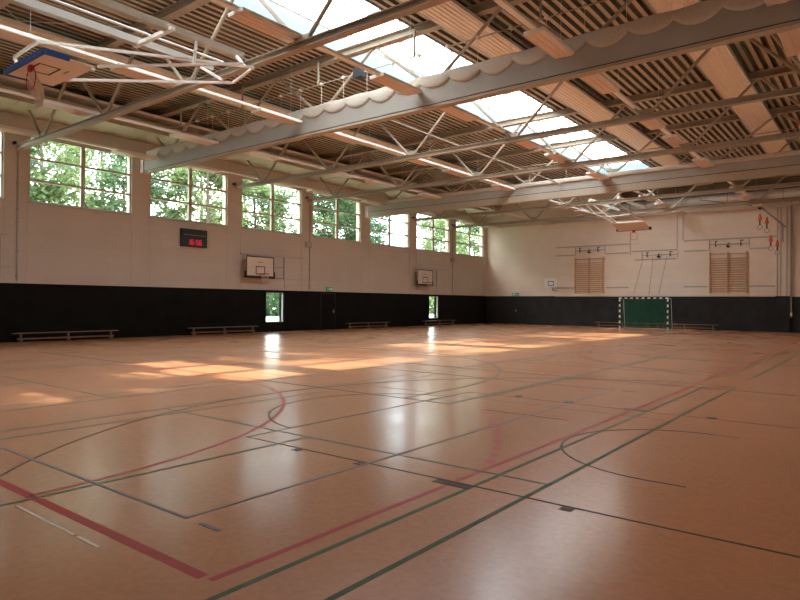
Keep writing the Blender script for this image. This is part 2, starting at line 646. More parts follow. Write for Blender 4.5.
def seg(p, q, w, z):
    mb = MB()
    p, q = Vector((p[0], p[1], 0)), Vector((q[0], q[1], 0))
    d = (q - p).normalized()
    s = Vector((-d.y, d.x, 0)) * (w / 2)
    b = [p - s, q - s, q + s, p + s]
    mb.v = [(v.x, v.y, 0.0) for v in b] + [(v.x, v.y, z) for v in b]
    mb.f = [(3, 2, 1, 0), (4, 5, 6, 7), (0, 1, 5, 4), (1, 2, 6, 5), (2, 3, 7, 6), (3, 0, 4, 7)]
    return mb


def arc(c, r, a0, a1, w, z, n=40):
    mb = MB()
    for k in range(n + 1):
        a = math.radians(a0 + (a1 - a0) * k / n)
        for rr in (r - w / 2, r + w / 2):
            mb.v.append((c[0] + rr * math.cos(a), c[1] + rr * math.sin(a), z))
        for rr in (r - w / 2, r + w / 2):
            mb.v.append((c[0] + rr * math.cos(a), c[1] + rr * math.sin(a), 0.0))
    for k in range(n):
        b = 4 * k
        mb.f += [(b, b + 1, b + 5, b + 4), (b + 2, b, b + 4, b + 6), (b + 1, b + 3, b + 7, b + 5)]
    return mb


def court(name, label, loc, group=None):
    return thing(name, label, 'court marking', (loc[0], loc[1], 0), group)


# handball court
c = court('handball_court_line', 'red handball court lines, the widest red outline with curved goal area at each end', (13, 22.5))
z = layer()
seg((22.95, 2.5), (22.95, 42.5), 0.05, z).build('side_line', M['lred'], c)
seg((3.05, 2.5), (3.05, 42.5), 0.05, z).build('side_line', M['lred'], c)
z = layer()
for yb, s in ((2.5, 1), (42.5, -1)):
    seg((3.03, yb), (22.88, yb), 0.075, z).build('goal_line', M['lred'], c)
    arc((14.5, yb), 6.0, 0 if s > 0 else 0, 90 * s, 0.05, z).build('goal_area_arc', M['lred'], c)
    arc((11.5, yb), 6.0, 180, 180 - 90 * s, 0.05, z).build('goal_area_arc', M['lred'], c)
    seg((11.5, yb + 6 * s), (14.5, yb + 6 * s), 0.05, z).build('goal_area_line', M['lred'], c)
for k in range(11):
    a = 21.5 + k * 1.9 if k else 21.5
    arc((14.5, 2.5), 9.0, a, a + 0.95, 0.085, z, 3).build('free_throw_dash', M['lred'], c)
for k in range(7):
    a = -(21.5 + k * 1.9)
    arc((14.5, 42.5), 9.0, a, a - 0.95, 0.06, z, 3).build('free_throw_dash', M['lred'], c)

# badminton courts
for ci, (xl, nm) in enumerate(((17.56, 'beside the red side line'), (9.95, 'in the middle of the hall'), (2.4, 'nearest the window wall'))):
    for ri, (yo, nm2) in enumerate(((0.75, 'near'), (15.85, 'middle'), (30.95, 'far'))):
        z = layer()
        c = court('badminton_court_line', '%s thin green badminton court lines %s' % (nm2, nm), (xl + 3.05, yo + 6.65), 'green badminton courts')
        xr_ = xl + 6.08
        L_ = 13.3
        w = 0.045
        for x in (xl, xl + 0.47, xr_ - 0.49, xr_):
            seg((x, yo), (x, yo + L_), w, z).build('side_line', M['lgreen'], c)
        for yy in (yo, yo + 0.76, yo + 4.75, yo + 8.7, yo + L_ - 0.76, yo + L_):
            m_ = 'lgreen' if yy == yo + 4.75 else 'lbrown'
            seg((xl, yy), (xr_, yy), w * 0.8, z + 0.0001).build('cross_line', M[m_], c)
        for p, q in ((yo, yo + 4.75), (yo + 8.7, yo + L_)):
            seg((xl + 3.04, p), (xl + 3.04, q), w, z + 0.0001).build('centre_line', M['lgreen'], c)

# main basketball court
z = layer()
c = court('basketball_court_line', 'dark green long basketball court lines down the middle of the hall', (13, 22.5))
seg((20.5, 8.6), (20.5, 36.6), 0.06, z).build('side_line', M['lgreen'], c)
seg((5.5, 8.6), (5.5, 36.6), 0.06, z).build('side_line', M['lgreen'], c)
for yb, s in ((8.62, 1), (36.6, -1)):
    seg((5.5, yb), (20.5, yb), 0.05, z).build('end_line', M['ldark'], c)
    arc((13, yb + 1.6 * s), 6.6, 0, 180 * s, 0.045, z, 60).build('three_point_arc', M['ldark'], c)
    for x in (6.4, 19.6):
        seg((x, yb), (x, yb + 1.6 * s), 0.045, z).build('three_point_side', M['ldark'], c)
arc((13, 22.5), 1.8, 0, 360, 0.045, z, 50).build('centre_circle', M['ldark'], c)

# cross basketball courts
for ci, (yc, nm) in enumerate(((7.5, 'near'), (22.5, 'middle'), (37.5, 'far'))):
    z = layer()
    c = court('cross_court_line', '%s black basketball court lines laid across the hall with key by the right wall' % nm, (13.5, yc), 'black cross court lines')
    w = 0.025
    for dy in (-2.46, 2.46):
        seg((20.05, yc + dy), (27.1, yc + dy), w, z).build('key_line', M['ldark'] if dy < 0 else M['lbrown'], c)
        for x, l, ww in ((22.97, 0.37, 0.1), (24.03, 0.1, 0.08), (21.88, 0.1, 0.08), (20.98, 0.1, 0.08)):
            sgn = -1 if dy < 0 else 1
            yy = yc + dy + sgn * 0.07
            seg((x - l / 2, yy), (x + l / 2, yy), ww, z).build('key_mark', M['ldark'], c)
    seg((20.05, yc - 2.46), (20.05, yc + 2.46), w, z).build('free_throw_line', M['ldark'], c)
    arc((20.3, yc), 1.8, 98, 262, w, z, 40).build('free_throw_circle', M['ldark'], c)
    arc((24.3, yc), 1.3, 90, 270, w, z, 30).build('no_charge_arc', M['ldark'], c)
    for dy in (-1.3, 1.3):
        seg((24.3, yc + dy), (24.6, yc + dy), w, z).build('no_charge_side', M['ldark'] if dy < 0 else M['lbrown'], c)
    arc((24.3, yc), 6.75, 108, 252, w, z, 60).build('three_point_arc', M['ldark'], c)
    seg((21.24, yc + 1.02), (22.52, yc + 1.02), w, z).build('bench_area_line', M['ldark'], c)
    seg((1.2, yc + 5.95), (26.8, yc + 5.95), w, z).build('side_line', M['lbrown'], c)

# volleyball
z = layer()
for ci, (yo, nm) in enumerate(((3.0, 'near'),)):
    c = court('cross_volleyball_line', '%s grey blue volleyball court lines laid across the hall' % nm, (13, yo + 4.5))
    z = layer()
    for x in (3.95, 9.95, 15.95, 21.94):
        if x in (9.95, 15.95): continue
        seg((x, yo), (x, yo + 9), 0.03, z).build('end_line', M['lblue'], c)
    for yy in (yo, yo + 9):
        seg((3.95, yy), (21.96, yy), 0.03, z).build('side_line', M['lblue'], c)
        seg((22.12, yy), (22.34, yy), 0.04, z).build('service_mark', M['lblue'], c)
c = court('main_volleyball_line', 'grey blue long volleyball court lines in the centre of the hall', (13.1, 22.5))
z = layer()
for x in (8.6, 17.6):
    seg((x, 13.5), (x, 31.5), 0.05, z).build('side_line', M['lblue'], c)
for yy in (13.5, 31.5):
    seg((8.6, yy), (17.6, yy), 0.05, z).build('end_line', M['lblue'], c)

mb = seg((20.7, 2.33), (21.65, 2.33), 0.025, 0.003)
tag(mb.build('tape_strip', M['lwhite']), 'longer strip of worn white tape on the floor near the red goal line', 'floor tape', 'worn white tape strips')
mb = seg((21.70, 2.33), (22.0, 2.33), 0.025, 0.003)
tag(mb.build('tape_strip', M['lwhite']), 'short strip of worn white tape at the right end of the longer strip', 'floor tape', 'worn white tape strips')

socks = [(409, 354, 'by the sunlit streak in the middle of the hall'), (531, 343, 'far off between the sun streaks'), (590, 352, 'beside the far free throw curve'),
         (519, 396, 'just past the dashed red curve'), (569.5, 402, 'on the thin line left of the red side line'), (712, 418, 'on the brown key line at right')]


def fl(u, v):
    r = (0.7871 * (u - 400) / 624 + 0.0035 * (v - 300) / 624 - 0.6168, 0.6168 * (u - 400) / 624 + 0.0088 * (v - 300) / 624 + 0.7871,
         0.0082 * (u - 400) / 624 - (v - 300) / 624 + 0.0048)
    t = -1.59 / r[2]
    return 25.992 + r[0] * t, 0.351 + r[1] * t


SOCKS = [(10.6, 16.7), (11.6, 26.2), (18.2, 19.9), (20.95, 10.1), (21.95, 9.95), (24.1, 10.05)]
for (u, v, nm), (dx, dy) in zip(socks, SOCKS):
    x, y = fl(u, v)
    tag(MB().tube((x, y, 0), (x, y, 0.006), 0.065, 16).build('floor_socket_cover', M['dark']), 'small dark floor socket cover ' + nm, 'floor socket', 'floor socket covers')

# ------------------------------------------------------------------ roof trusses
TN = ['foremost', 'second', 'third', 'fourth', 'fifth', 'sixth', 'seventh', 'eighth']


def make_truss(y, label, boxed=False, group='roof trusses'):
    t = thing('roof_truss', label, 'truss', (13.6, y, 7.27), group)
    mb = MB()
    x0, x1 = 0.0, XR
    mb.box(x0, y - 0.13, 9.47, x1, y + 0.13, 9.485).box(x0, y - 0.13, 9.705, x1, y + 0.13, 9.72).box(x0, y - 0.006, 9.485, x1, y + 0.006, 9.705)
    mb.build('top_chord', M['steel'], t)
    if not boxed:
        mb = MB()
        mb.box(x0, y - 0.1, 7.27, x1, y + 0.1, 7.285).box(x0, y - 0.1, 7.425, x1, y + 0.1, 7.44).box(x0, y - 0.006, 7.285, x1, y + 0.006, 7.425)
        mb.build('bottom_chord', M['steel'], t)
    zb = 7.44 if not boxed else 7.9
    for i in range(6):
        xb = 2.1 + 4.5 * i
        for xt in (xb - 2.1, xb + 2.25):
            xt = min(max(xt, 0.12), XR - 0.1)
            MB().tube((xb + (0.12 if xt > xb else -0.12), y, zb), (xt, y, 9.47), 0.05, 10).build('diagonal', M['steel'], t)
        MB().box(xb - 0.22, y - 0.01, zb, xb + 0.22, y + 0.01, zb + 0.16).build('gusset_plate', M['steel'], t)
    return t


make_truss(5, 'roof truss nearest the camera, beside the raised basketball hoop at top left')
make_truss(10, 'roof truss in front of the near curtain girder, ending left of the first big window')
make_truss(15, 'roof truss standing on the near curtain girder', True)
make_truss(20, 'first bare roof truss beyond the near curtain girder')
make_truss(25, 'second bare roof truss beyond the near curtain girder')
make_truss(30, 'roof truss standing on the far curtain girder', True)
make_truss(35, 'first roof truss beyond the far curtain girder')
make_truss(40, 'last roof truss before the end wall')

o = MB().tube((13.05, 15.2, 7.6), (13.05, 29.8, 7.6), 0.035, 8).build('cable_pipe', M['steel'])
tag(o, 'slim straight pipe running away under the rooflight between the two curtain girders', 'pipe')

# thin wind bracing rods under the deck
for i, (y0, y1) in enumerate(((5.2, 9.8), (35.2, 39.8))):
    for j, (xa, xb) in enumerate(((4.5, 9.0), (9.0, 4.5), (15.6, 20.2), (20.2, 15.6))):
        o = MB().tube((xa, y0, 9.40), (xb, y1, 9.40 if j % 2 else 9.44), 0.012, 5).build('wind_brace_rod', M['white_steel'])
        tag(o, 'thin white roof brace rod, %s end, %s, slanting to the %s' % (('near', 'far')[i], 'left of the rooflight' if j < 2 else 'right of the rooflight', 'right' if xb > xa else 'left'), 'brace rod', 'roof brace rods')

# ------------------------------------------------------------------ divider curtain housings and gathered curtains
def housing(y, zb, zt, label, lip):
    t = thing('curtain_girder', label, 'girder', (13.6, y, zb), 'divider curtain girders')
    MB().box(0.35, y - 0.13, zb + lip, XR - 0.05, y + 0.13, zt).build('casing', M['housing'], t)
    MB().box(0.3, y - 0.13, zb, XR - 0.05, y + 0.13, zb + lip - 0.03).build('lower_flange', M['steel'], t)
    MB().box(0.32, y - 0.11, zb + lip - 0.03, XR - 0.05, y + 0.11, zb + lip).build('shadow_gap_strip', M['dark'], t)
    MB().box(0.0, y - 0.16, zb + 0.02, 0.3, y + 0.16, zt - 0.02).build('wall_bracket', M['white_steel'], t)
    return t


housing(15, 7.18, 7.9, 'broad grey curtain girder crossing the whole picture with gathered cloth on its upper edge', 0.1)
housing(30, 6.93, 7.66, 'farther pale curtain girder crossing above the end wall', 0.36)


def swags(y, z, label, xs, front, name='divider_curtain'):
    t = thing(name, label, 'curtain', (13.6, y, z), 'gathered divider curtains')
    mb = MB()
    nu, nv = 10, 9
    for si in range(len(xs) - 1):
        a, b = xs[si], xs[si + 1]
        base = len(mb.v)
        dep = random.uniform(0.17, 0.23)
        for i in range(nu + 1):
            f = i / nu
            x = a + (b - a) * f
            s = math.sin(PI * f) ** 0.7
            low = z - 0.03 - dep * s
            top = z + 0.19 + 0.015 * math.sin(5 * x)
            for j in range(nv + 1):
                g = j / nv
                ang = PI * g
                zz = (top + low) / 2 + (top - low) / 2 * math.cos(ang)
                bulge = 0.06 + 0.02 * s + 0.006 * math.sin(30 * f + 3 * si)
                yy = y - front - bulge * math.sin(ang) ** 0.6
                mb.v.append((x, yy, zz))
        for i in range(nu):
            for j in range(nv):
                q = base + i * (nv + 1) + j
                mb.f.append((q, q + 1, q + nv + 2, q + nv + 1))
    mb.build('gathered_cloth', M['cloth'], t, smooth=True)
    mb = MB()
    mb.box(xs[0], y - front + 0.0, z - 0.0, xs[-1], y + front - 0.02, z + 0.16)
    mb.build('folded_cloth_bundle', M['cloth'], t)
    return t


xs = [0.6 + 0.983 * k for k in range(28)]
xs = [x for x in xs if x < 27.2]
cu = swags(15, 7.92, 'ivory divider curtain gathered in scalloped swags along the near girder', xs, 0.13)
for x in xs[1:-1]:
    MB().tube((x, 14.72, 8.05), (x, 14.72, 8.68), 0.008, 5).build('lifting_cord', M['net'], cu)
    MB().tube((x, 14.67, 8.70), (x, 14.77, 8.70), 0.05, 12).build('cord_pulley', M['net'], cu)
MB().tube((0.4, 14.72, 8.70), (26.9, 14.72, 8.70), 0.018, 8).build('winding_shaft', M['steel'], cu)
for x in xs[3:-1:4]:
    MB().box(x - 0.18, 14.69, 8.68, x - 0.14, 14.75, 9.47).build('shaft_hanger', M['steel'], cu)
MB().box(12.9, 14.6, 8.55, 13.25, 14.86, 8.85).build('drive_motor', M['dark'], cu)

cu2 = thing('divider_curtain', 'smooth pale divider curtain bundle on top of the far girder', 'curtain', (13.6, 30, 7.66), 'gathered divider curtains')
MB().box(0.6, 29.75, 7.66, 26.9, 30.25, 7.86).build('folded_cloth_bundle', M['cloth'], cu2, bevel=0.05)
MB().tube((0.4, 29.72, 8.70), (26.9, 29.72, 8.70), 0.018, 8).build('winding_shaft', M['steel'], cu2)
for x in xs[1:-1:2]:
    MB().tube((x, 29.72, 7.84), (x, 29.72, 8.70), 0.008, 5).build('lifting_cord', M['net'], cu2)

# ------------------------------------------------------------------ luminaires on trunking rows
ROWS = [(1.45, 'against the window wall'), (5.66, 'second from the window wall'), (10.30, 'left of the rooflight'), (15.27, 'under rooflight right edge'), (19.8, 'two rows right of the rooflight'), (24.3, 'farthest right')]
LY = [1.1, 4.9, 8.4, 12.95, 16.15, 20.7, 23.7, 28.1, 31.2, 35.7, 38.7, 42.6]
ZL = 7.56
lum = None
ordn = ['first', 'second', 'third', 'fourth', 'fifth', 'sixth', 'seventh', 'eighth', 'ninth', 'tenth', 'eleventh', 'twelfth']
for (x, rn) in ROWS:
    tr = thing('lighting_trunking', 'slim white lighting trunking of the row %s' % rn, 'trunking', (x, 22.5, ZL + 0.1), 'lighting trunking rows')
    MB().box(x - 0.07, 0.3, ZL + 0.10, x + 0.07, 44.7, ZL + 0.17).build('channel', M['lamp'], tr)
    for yy in range(2, 45, 4):
        if abs(yy - 10) < 0.3 or abs(yy - 30) < 0.3: continue
        MB().tube((x, yy + 0.4, ZL + 0.17), (x, yy + 0.4, ZD if x > 2 else 8.59), 0.006, 5).build('suspension_wire', M['white_steel'], tr)
for (x, rn) in ROWS:
    for k, y in enumerate(LY):
        if lum is None:
            lum = thing('box_luminaire', '', 'ceiling light', (x, y, ZL), 'box luminaires')
            MB().box(x - 0.25, y, ZL + 0.012, x + 0.25, y + 1.68, ZL + 0.1).build('housing', M['lamp'], lum, bevel=0.008)
            mb = MB().box(x - 0.225, y + 0.025, ZL, x + 0.225, y + 1.655, ZL + 0.011)
            for q in range(3):
                mb.box(x - 0.215 + q * 0.15, y + 0.03, ZL - 0.006, x - 0.2 + q * 0.15, y + 1.65, ZL)
            mb.build('louvre', M['louvre'], lum)
            o = lum
        else:
            o = copy_tree(lum)
        o.location = (x, y, ZL)
        o['label'] = '%s box light from camera end, row %s' % (ordn[k], rn)

# ------------------------------------------------------------------ radiant panels
for (x, nm) in ((1.2, 'above the windows'), (6.2, 'between the left light rows'), (16.65, 'just right of the rooflight'), (21.65, 'farthest right')):
    t = thing('radiant_panel', 'long ribbed radiant ceiling panel strip %s' % nm, 'heating panel', (x, 22, 9.3), 'ribbed radiant panels')
    MB().box(x - 0.5, 1.0, 9.33, x + 0.5, 43.8, 9.37).build('panel_sheet', M['panel'], t)
    mb = MB()
    for k in range(7):
        xx = x - 0.43 + k * 0.143
        mb.tube((xx, 1.02, 9.325), (xx, 43.78, 9.325), 0.017, 6)
    mb.build('pipe_register', M['panel'], t, smooth=True)
    MB().box(x + 0.5, 1.0, 9.31, x + 0.515, 43.8, 9.41).box(x - 0.515, 1.0, 9.31, x - 0.5, 43.8, 9.41).build('edge_strip', M['lamp'], t)
    for yy in range(3, 44, 4):
        for s in (-0.4, 0.4):
            MB().tube((x + s, yy, 9.37), (x + s, yy, ZD), 0.006, 5).build('suspension_wire', M['white_steel'], t)

# duct along the window wall
d = thing('ventilation_duct', 'cream rectangular ventilation duct along the top of the window wall', 'duct', (1.1, 22.5, 8.6))
MB().box(0.02, 0.0, 8.6, 1.85, 44.5, 9.02).build('duct_casing', M['duct'], d)
for k in range(36):
    y = 0.6 + k * 1.25
    MB().box(0.01, y, 8.585, 1.865, y + 0.03, 9.035).build('flange_joint', M['duct'], d)

# spiral duct along the end wall
d = thing('spiral_duct', 'shiny round spiral duct running along the end wall under the deck', 'duct', (17.5, 43.9, 7.95))
MB().tube((10.5, 43.9, 8.35), (26.9, 43.9, 8.35), 0.27, 24).build('duct_pipe', M['galv'], d, smooth=True)
mb = MB()
for k in range(54):
    mb.ring((10.65 + k * 0.3, 43.9, 8.35), 0.272, 0.007, 'x', 20, 4)
mb.build('spiral_seam', M['galv'], d)
for x in (12, 15, 18, 21, 24):
    MB().ring((x, 43.9, 8.35), 0.285, 0.012, 'x', 20, 5).tube((x, 43.9, 8.64), (x, 43.9, ZD), 0.01, 5).build('pipe_hanger', M['dark'], d)
o = MB().box(0.05, 44.45, 7.7, 26.9, 44.62, 7.88).build('crane_rail', M['plaster'])
tag(o, 'pale straight beam along the top of the end wall below the spiral duct', 'beam')
# brackets to the wall
mbk = MB()

# motors and small boxes between windows
for k, y in enumerate((25.0, 39.85)):
    o = MB().box(0.0, y - 0.22, 4.7, 0.10, y + 0.22, 5.02).build('control_box', M['housing'], bevel=0.01)
    tag(o, 'small pale control box on the wall below the pier, %s' % ('left of the middle big windows' if k == 0 else 'near the last big window'), 'control box', 'wall control boxes')
for k, y in enumerate((9.98, 25.12, 39.89)):
    t = thing('column_rail', 'thin dark vertical cable rail on the window wall pier, %s' % ('leftmost', 'middle', 'nearest the far corner')[k], 'rail', (0.02, y, 2.3), 'vertical wall rails')
    MB().box(0.0, y - 0.025, 2.3, 0.04, y + 0.025, 7.25).build('rail_profile', M['grey'], t)
    for zz in (2.45, 3.4, 4.5, 5.0, 6.0, 7.1):
        if k and 4.6 < zz < 5.1: continue
        MB().box(0.0, y - 0.05, zz, 0.055, y + 0.05, zz + 0.06).build('rail_clip', M['grey'], t)
for k in range(1, 9):
    y = 5 * k - 0.05
    if k in (3, 6): continue
    o = MB().tube((0.0, y - 0.12, 7.5), (0.16, y - 0.12, 7.5), 0.06, 10).build('cable_guide', M['dark'])
    tag(o, 'small dark cable guide on the window wall, %s pier from the camera end' % ordn[k - 1], 'cable guide', 'cable guides')

# ------------------------------------------------------------------ left wall things
# scoreboard
sb = thing('scoreboard', 'black electronic scoreboard showing 16:56 in red below the second big window', 'scoreboard', (0, 17.56, 4.16))
MB().box(0.0, 16.87, 4.16, 0.14, 18.25, 4.99).build('casing', M['scoreface'], sb, bevel=0.01)
mb = MB()
random.seed(3)
y = 17.0
while y < 18.1:
    l = random.uniform(0.04, 0.1)
    mb.box(0.14, y, 4.69, 0.144, y + l, 4.735)
    y += l + 0.025
mb.build('sponsor_strip', M['dim'], sb)
SEGS = {'1': 'bc', '6': 'afgedc', '5': 'afgcd'}


def digit(ch, y, z, w, h, x):
    mb = MB()
    t = 0.035
    for s in SEGS[ch]:
        if s == 'a': mb.box(x, y, z + h - t, x + 0.006, y + w, z + h)
        if s == 'g': mb.box(x, y, z + h / 2 - t / 2, x + 0.006, y + w, z + h / 2 + t / 2)
        if s == 'd': mb.box(x, y, z, x + 0.006, y + w, z + t)
        if s == 'f': mb.box(x, y, z + h / 2, x + 0.006, y + t, z + h)
        if s == 'e': mb.box(x, y, z, x + 0.006, y + t, z + h / 2)
        if s == 'b': mb.box(x, y + w - t, z + h / 2, x + 0.006, y + w, z + h)
        if s == 'c': mb.box(x, y + w - t, z, x + 0.006, y + w, z + h / 2)
    return mb


yy = 17.2
for ch in '16:56':
    if ch == ':':
        MB().box(0.141, yy + 0.0, 4.31, 0.147, yy + 0.035, 4.345).box(0.141, yy, 4.41, 0.147, yy + 0.035, 4.445).build('colon', M['digit'], sb)
        yy += 0.08
    else:
        digit(ch, yy, 4.25, 0.13, 0.25, 0.141).build('digit', M['digit'], sb)
        yy += 0.175


def wall_hoop(y0, label, far):
    # backboard on a folding wall frame, facing +x
    t = thing('basketball_hoop', label, 'basketball hoop', (0.0, y0 + 0.9, 2.85), 'wall basketball hoops')
    xb = 0.45
    bb = MB().box(xb, y0, 2.88, xb + 0.03, y0 + 1.8, 3.93).build('backboard', M['paleboard'], t)
    f = 0.05
    MB().box(xb + 0.03, y0, 2.88, xb + 0.036, y0 + 1.8, 2.88 + f).box(xb + 0.03, y0, 3.93 - f, xb + 0.036, y0 + 1.8, 3.93).box(xb + 0.03, y0, 2.93, xb + 0.036, y0 + f, 3.88).box(xb + 0.03, y0 + 1.8 - f, 2.93, xb + 0.036, y0 + 1.8, 3.88).build('border_line', M['dark'], bb)
    a, b, c_, d_ = y0 + 0.6, y0 + 1.2, 3.0, 3.42
    MB().box(xb + 0.03, a, c_, xb + 0.036, b, c_ + 0.045).box(xb + 0.03, a, d_ - 0.045, xb + 0.036, b, d_).box(xb + 0.03, a, c_, xb + 0.036, a + 0.045, d_).box(xb + 0.03, b - 0.045, c_, xb + 0.036, b, d_).build('target_square', M['dark'], bb)
    MB().box(xb + 0.03, y0 + 0.75, 3.62, xb + 0.034, y0 + 1.05, 3.65).build('maker_mark', M['red'], bb)
    MB().box(xb - 0.03, y0 - 0.06, 2.80, xb + 0.05, y0 + 1.86, 2.88).box(xb - 0.03, y0 - 0.06, 2.88, xb + 0.05, y0, 3.15).box(xb - 0.03, y0 + 1.8, 2.88, xb + 0.05, y0 + 1.86, 3.15).build('edge_padding', M['dark'], t)
    rim = MB().ring((xb + 0.40, y0 + 0.9, 3.03), 0.225, 0.012, 'z', 24).bar((xb + 0.03, y0 + 0.85, 3.02), (xb + 0.2, y0 + 0.85, 3.02), 0.02, 0.05).bar((xb + 0.03, y0 + 0.95, 3.02), (xb + 0.2, y0 + 0.95, 3.02), 0.02, 0.05).build('rim', M['red'], t)
    mb = MB()
    for k in range(10):
        a0 = 2 * PI * k / 10
        for s in (1, -1):
            pts = []
            for j in range(5):
                r = 0.22 - 0.025 * j
                aa = a0 + s * j * 0.3
                pts.append((xb + 0.40 + r * math.cos(aa), y0 + 0.9 + r * math.sin(aa), 3.02 - 0.1 * j))
            mb.path(pts, 0.005, 4)
    mb.build('net', M['net'], t)
    fr = MB()
    for yy in (y0 + 0.25, y0 + 1.55):
        fr.bar((0.05, yy, 3.15), (xb, yy, 3.15), 0.05, 0.05).bar((0.05, yy, 3.7), (xb, yy, 3.7), 0.05, 0.05)
    fr.bar((0.08, y0 + 0.1, 2.86), (0.08, y0 + 2.85, 2.86), 0.05, 0.05).bar((0.08, y0 + 2.85, 2.84), (0.08, y0 + 2.85, 4.02), 0.05, 0.05).bar((0.08, y0 + 1.8, 3.45), (0.08, y0 + 2.85, 3.45), 0.04, 0.04)
    fr.build('folding_frame', M['grey'], t)
    rl = MB().box(0, y0 + 0.0, 4.02, 0.05, y0 + 4.48, 4.09).box(0, y0 + 2.9, 2.80, 0.05, y0 + 4.5, 2.87).box(0, y0 + 2.95, 2.3, 0.02, y0 + 2.97, 2.80)
    rl.build('wall_rail', M['rail'], t)
    return t


wall_hoop(20.32, 'white basketball backboard on the window wall beside the nearer low window', False)
wall_hoop(34.85, 'white basketball backboard on the window wall near the far low window', True)
t = thing('equipment_rail', 'pair of grey horizontal rails on the cream wall at the left picture edge', 'wall rail', (0, 8, 2.8))
MB().box(0, 5.4, 4.0, 0.05, 9.7, 4.08).build('rail_bar', M['rail'], t)
MB().box(0, 5.4, 2.80, 0.05, 9.8, 2.86).build('rail_bar', M['rail'], t)
MB().box(0, 9.4, 2.4, 0.02, 9.43, 4.0).build('drop_strip', M['grey'], t)


def exit_sign(loc, axis, label):
    t = thing('exit_sign', label, 'exit sign', loc, 'green exit signs')
    x, y, z = loc
    if axis == 'y':
        MB().box(x, y, z, x + 0.05, y + 0.56, z + 0.22).build('sign_body', M['exitg'], t)
        MB().box(x + 0.05, y + 0.36, z + 0.03, x + 0.053, y + 0.5, z + 0.19).box(x + 0.05, y + 0.06, z + 0.09, x + 0.053, y + 0.22, z + 0.13).box(x + 0.05, y + 0.25, z + 0.04, x + 0.053, y + 0.31, z + 0.18).build('pictogram', M['exitw'], t)
    else:
        MB().box(x, y - 0.05, z, x + 0.56, y, z + 0.22).build('sign_body', M['exitg'], t)
        MB().box(x + 0.06, y - 0.053, z + 0.03, x + 0.2, y - 0.05, z + 0.19).box(x + 0.34, y - 0.053, z + 0.09, x + 0.5, y - 0.05, z + 0.13).box(x + 0.25, y - 0.053, z + 0.04, x + 0.31, y - 0.05, z + 0.18).build('pictogram', M['exitw'], t)


exit_sign((0.04, 26.42, 2.26), 'y', 'green exit sign above the dark door in the window wall')
exit_sign((2.42, 44.93, 2.24), 'x', 'green exit sign above the dark door in the end wall')


def wall_door(nm, axis, a, b, face):
    t = thing(nm, '', '', (0, a, 0) if axis == 'y' else (a, 45, 0))
    del t['label']; del t['category']
    t['kind'] = 'structure'
    if axis == 'y':
        MB().box(face, a, 0.0, face + 0.015, b, 2.1).build('door_leaf', M['black'], t)
        MB().box(face, a - 0.03, 0, face + 0.022, a, 2.13).box(face, b, 0, face + 0.022, b + 0.03, 2.13).box(face, a, 2.1, face + 0.022, b, 2.13).build('door_trim', M['dark'], t)
        h = MB().box(face + 0.015, b - 0.14, 0.96, face + 0.03, b - 0.09, 1.16).bar((face + 0.05, b - 0.24, 1.05), (face + 0.05, b - 0.1, 1.05), 0.02, 0.02).bar((face + 0.015, b - 0.115, 1.05), (face + 0.05, b - 0.115, 1.05), 0.02, 0.02)
        h.build('door_handle', M['grey'], t)
    else:
        MB().box(a, face - 0.015, 0.0, b, face, 2.1).build('door_leaf', M['slate'], t)
        MB().box(a - 0.03, face - 0.022, 0, a, face, 2.13).box(b, face - 0.022, 0, b + 0.03, face, 2.13).box(a, face - 0.022, 2.1, b, face, 2.13).build('door_trim', M['dark'], t)
        MB().box(a + 0.09, face - 0.03, 0.96, a + 0.14, face - 0.015, 1.16).bar((a + 0.1, face - 0.05, 1.05), (a + 0.24, face - 0.05, 1.05), 0.02, 0.02).bar((a + 0.115, face - 0.05, 1.05), (a + 0.115, face - 0.015, 1.05), 0.02, 0.02).build('door_handle', M['grey'], t)


wall_door('door_1', 'y', 26.05, 27.2, 0.02)
wall_door('door_2', 'x', 2.6, 3.7, 44.98)

# low gym benches
bench = None


def place_bench(x, y, rot, label):
    global bench
    if bench is None:
        bench = thing('gym_bench', label, 'bench', (0, 0, 0), 'low wooden gym benches')
        MB().box(-0.13, -2.0, 0.315, 0.13, 2.0, 0.35).build('seat_plank', M['wood'], bench, bevel=0.008)
        MB().box(-0.03, -1.85, 0.09, 0.03, 1.85, 0.15).build('lower_beam', M['wood'], bench)
        for yy in (-1.72, 0, 1.72):
            MB().box(-0.11, yy - 0.03, 0.0, 0.11, yy + 0.03, 0.09).box(-0.05, yy - 0.025, 0.09, 0.05, yy + 0.025, 0.315).build('leg', M['wood'], bench)
        o = bench
    else:
        o = copy_tree(bench)
    o.location = (x, y, 0)
    o.rotation_euler = (0, 0, rot)
    o['label'] = label


place_bench(0.35, 11.74, 0, 'low wooden bench against the black wall under the first big window')
place_bench(0.35, 19.14, 0, 'low wooden bench against the black wall below the scoreboard')
place_bench(0.35, 29.9, 0, 'low wooden bench against the black wall right of the dark door')
place_bench(0.35, 37.75, 0, 'low wooden bench against the black wall under the far low window')
place_bench(11.3, 44.45, PI / 2, 'low wooden bench at the end wall left behind the handball goal')
place_bench(13.0, 43.95, PI / 2, 'low wooden bench in front of the other two directly behind the goal net')
place_bench(15.35, 44.45, PI / 2, 'low wooden bench at the end wall sticking out right of the goal')

# ------------------------------------------------------------------ end wall things
YW = 45.0


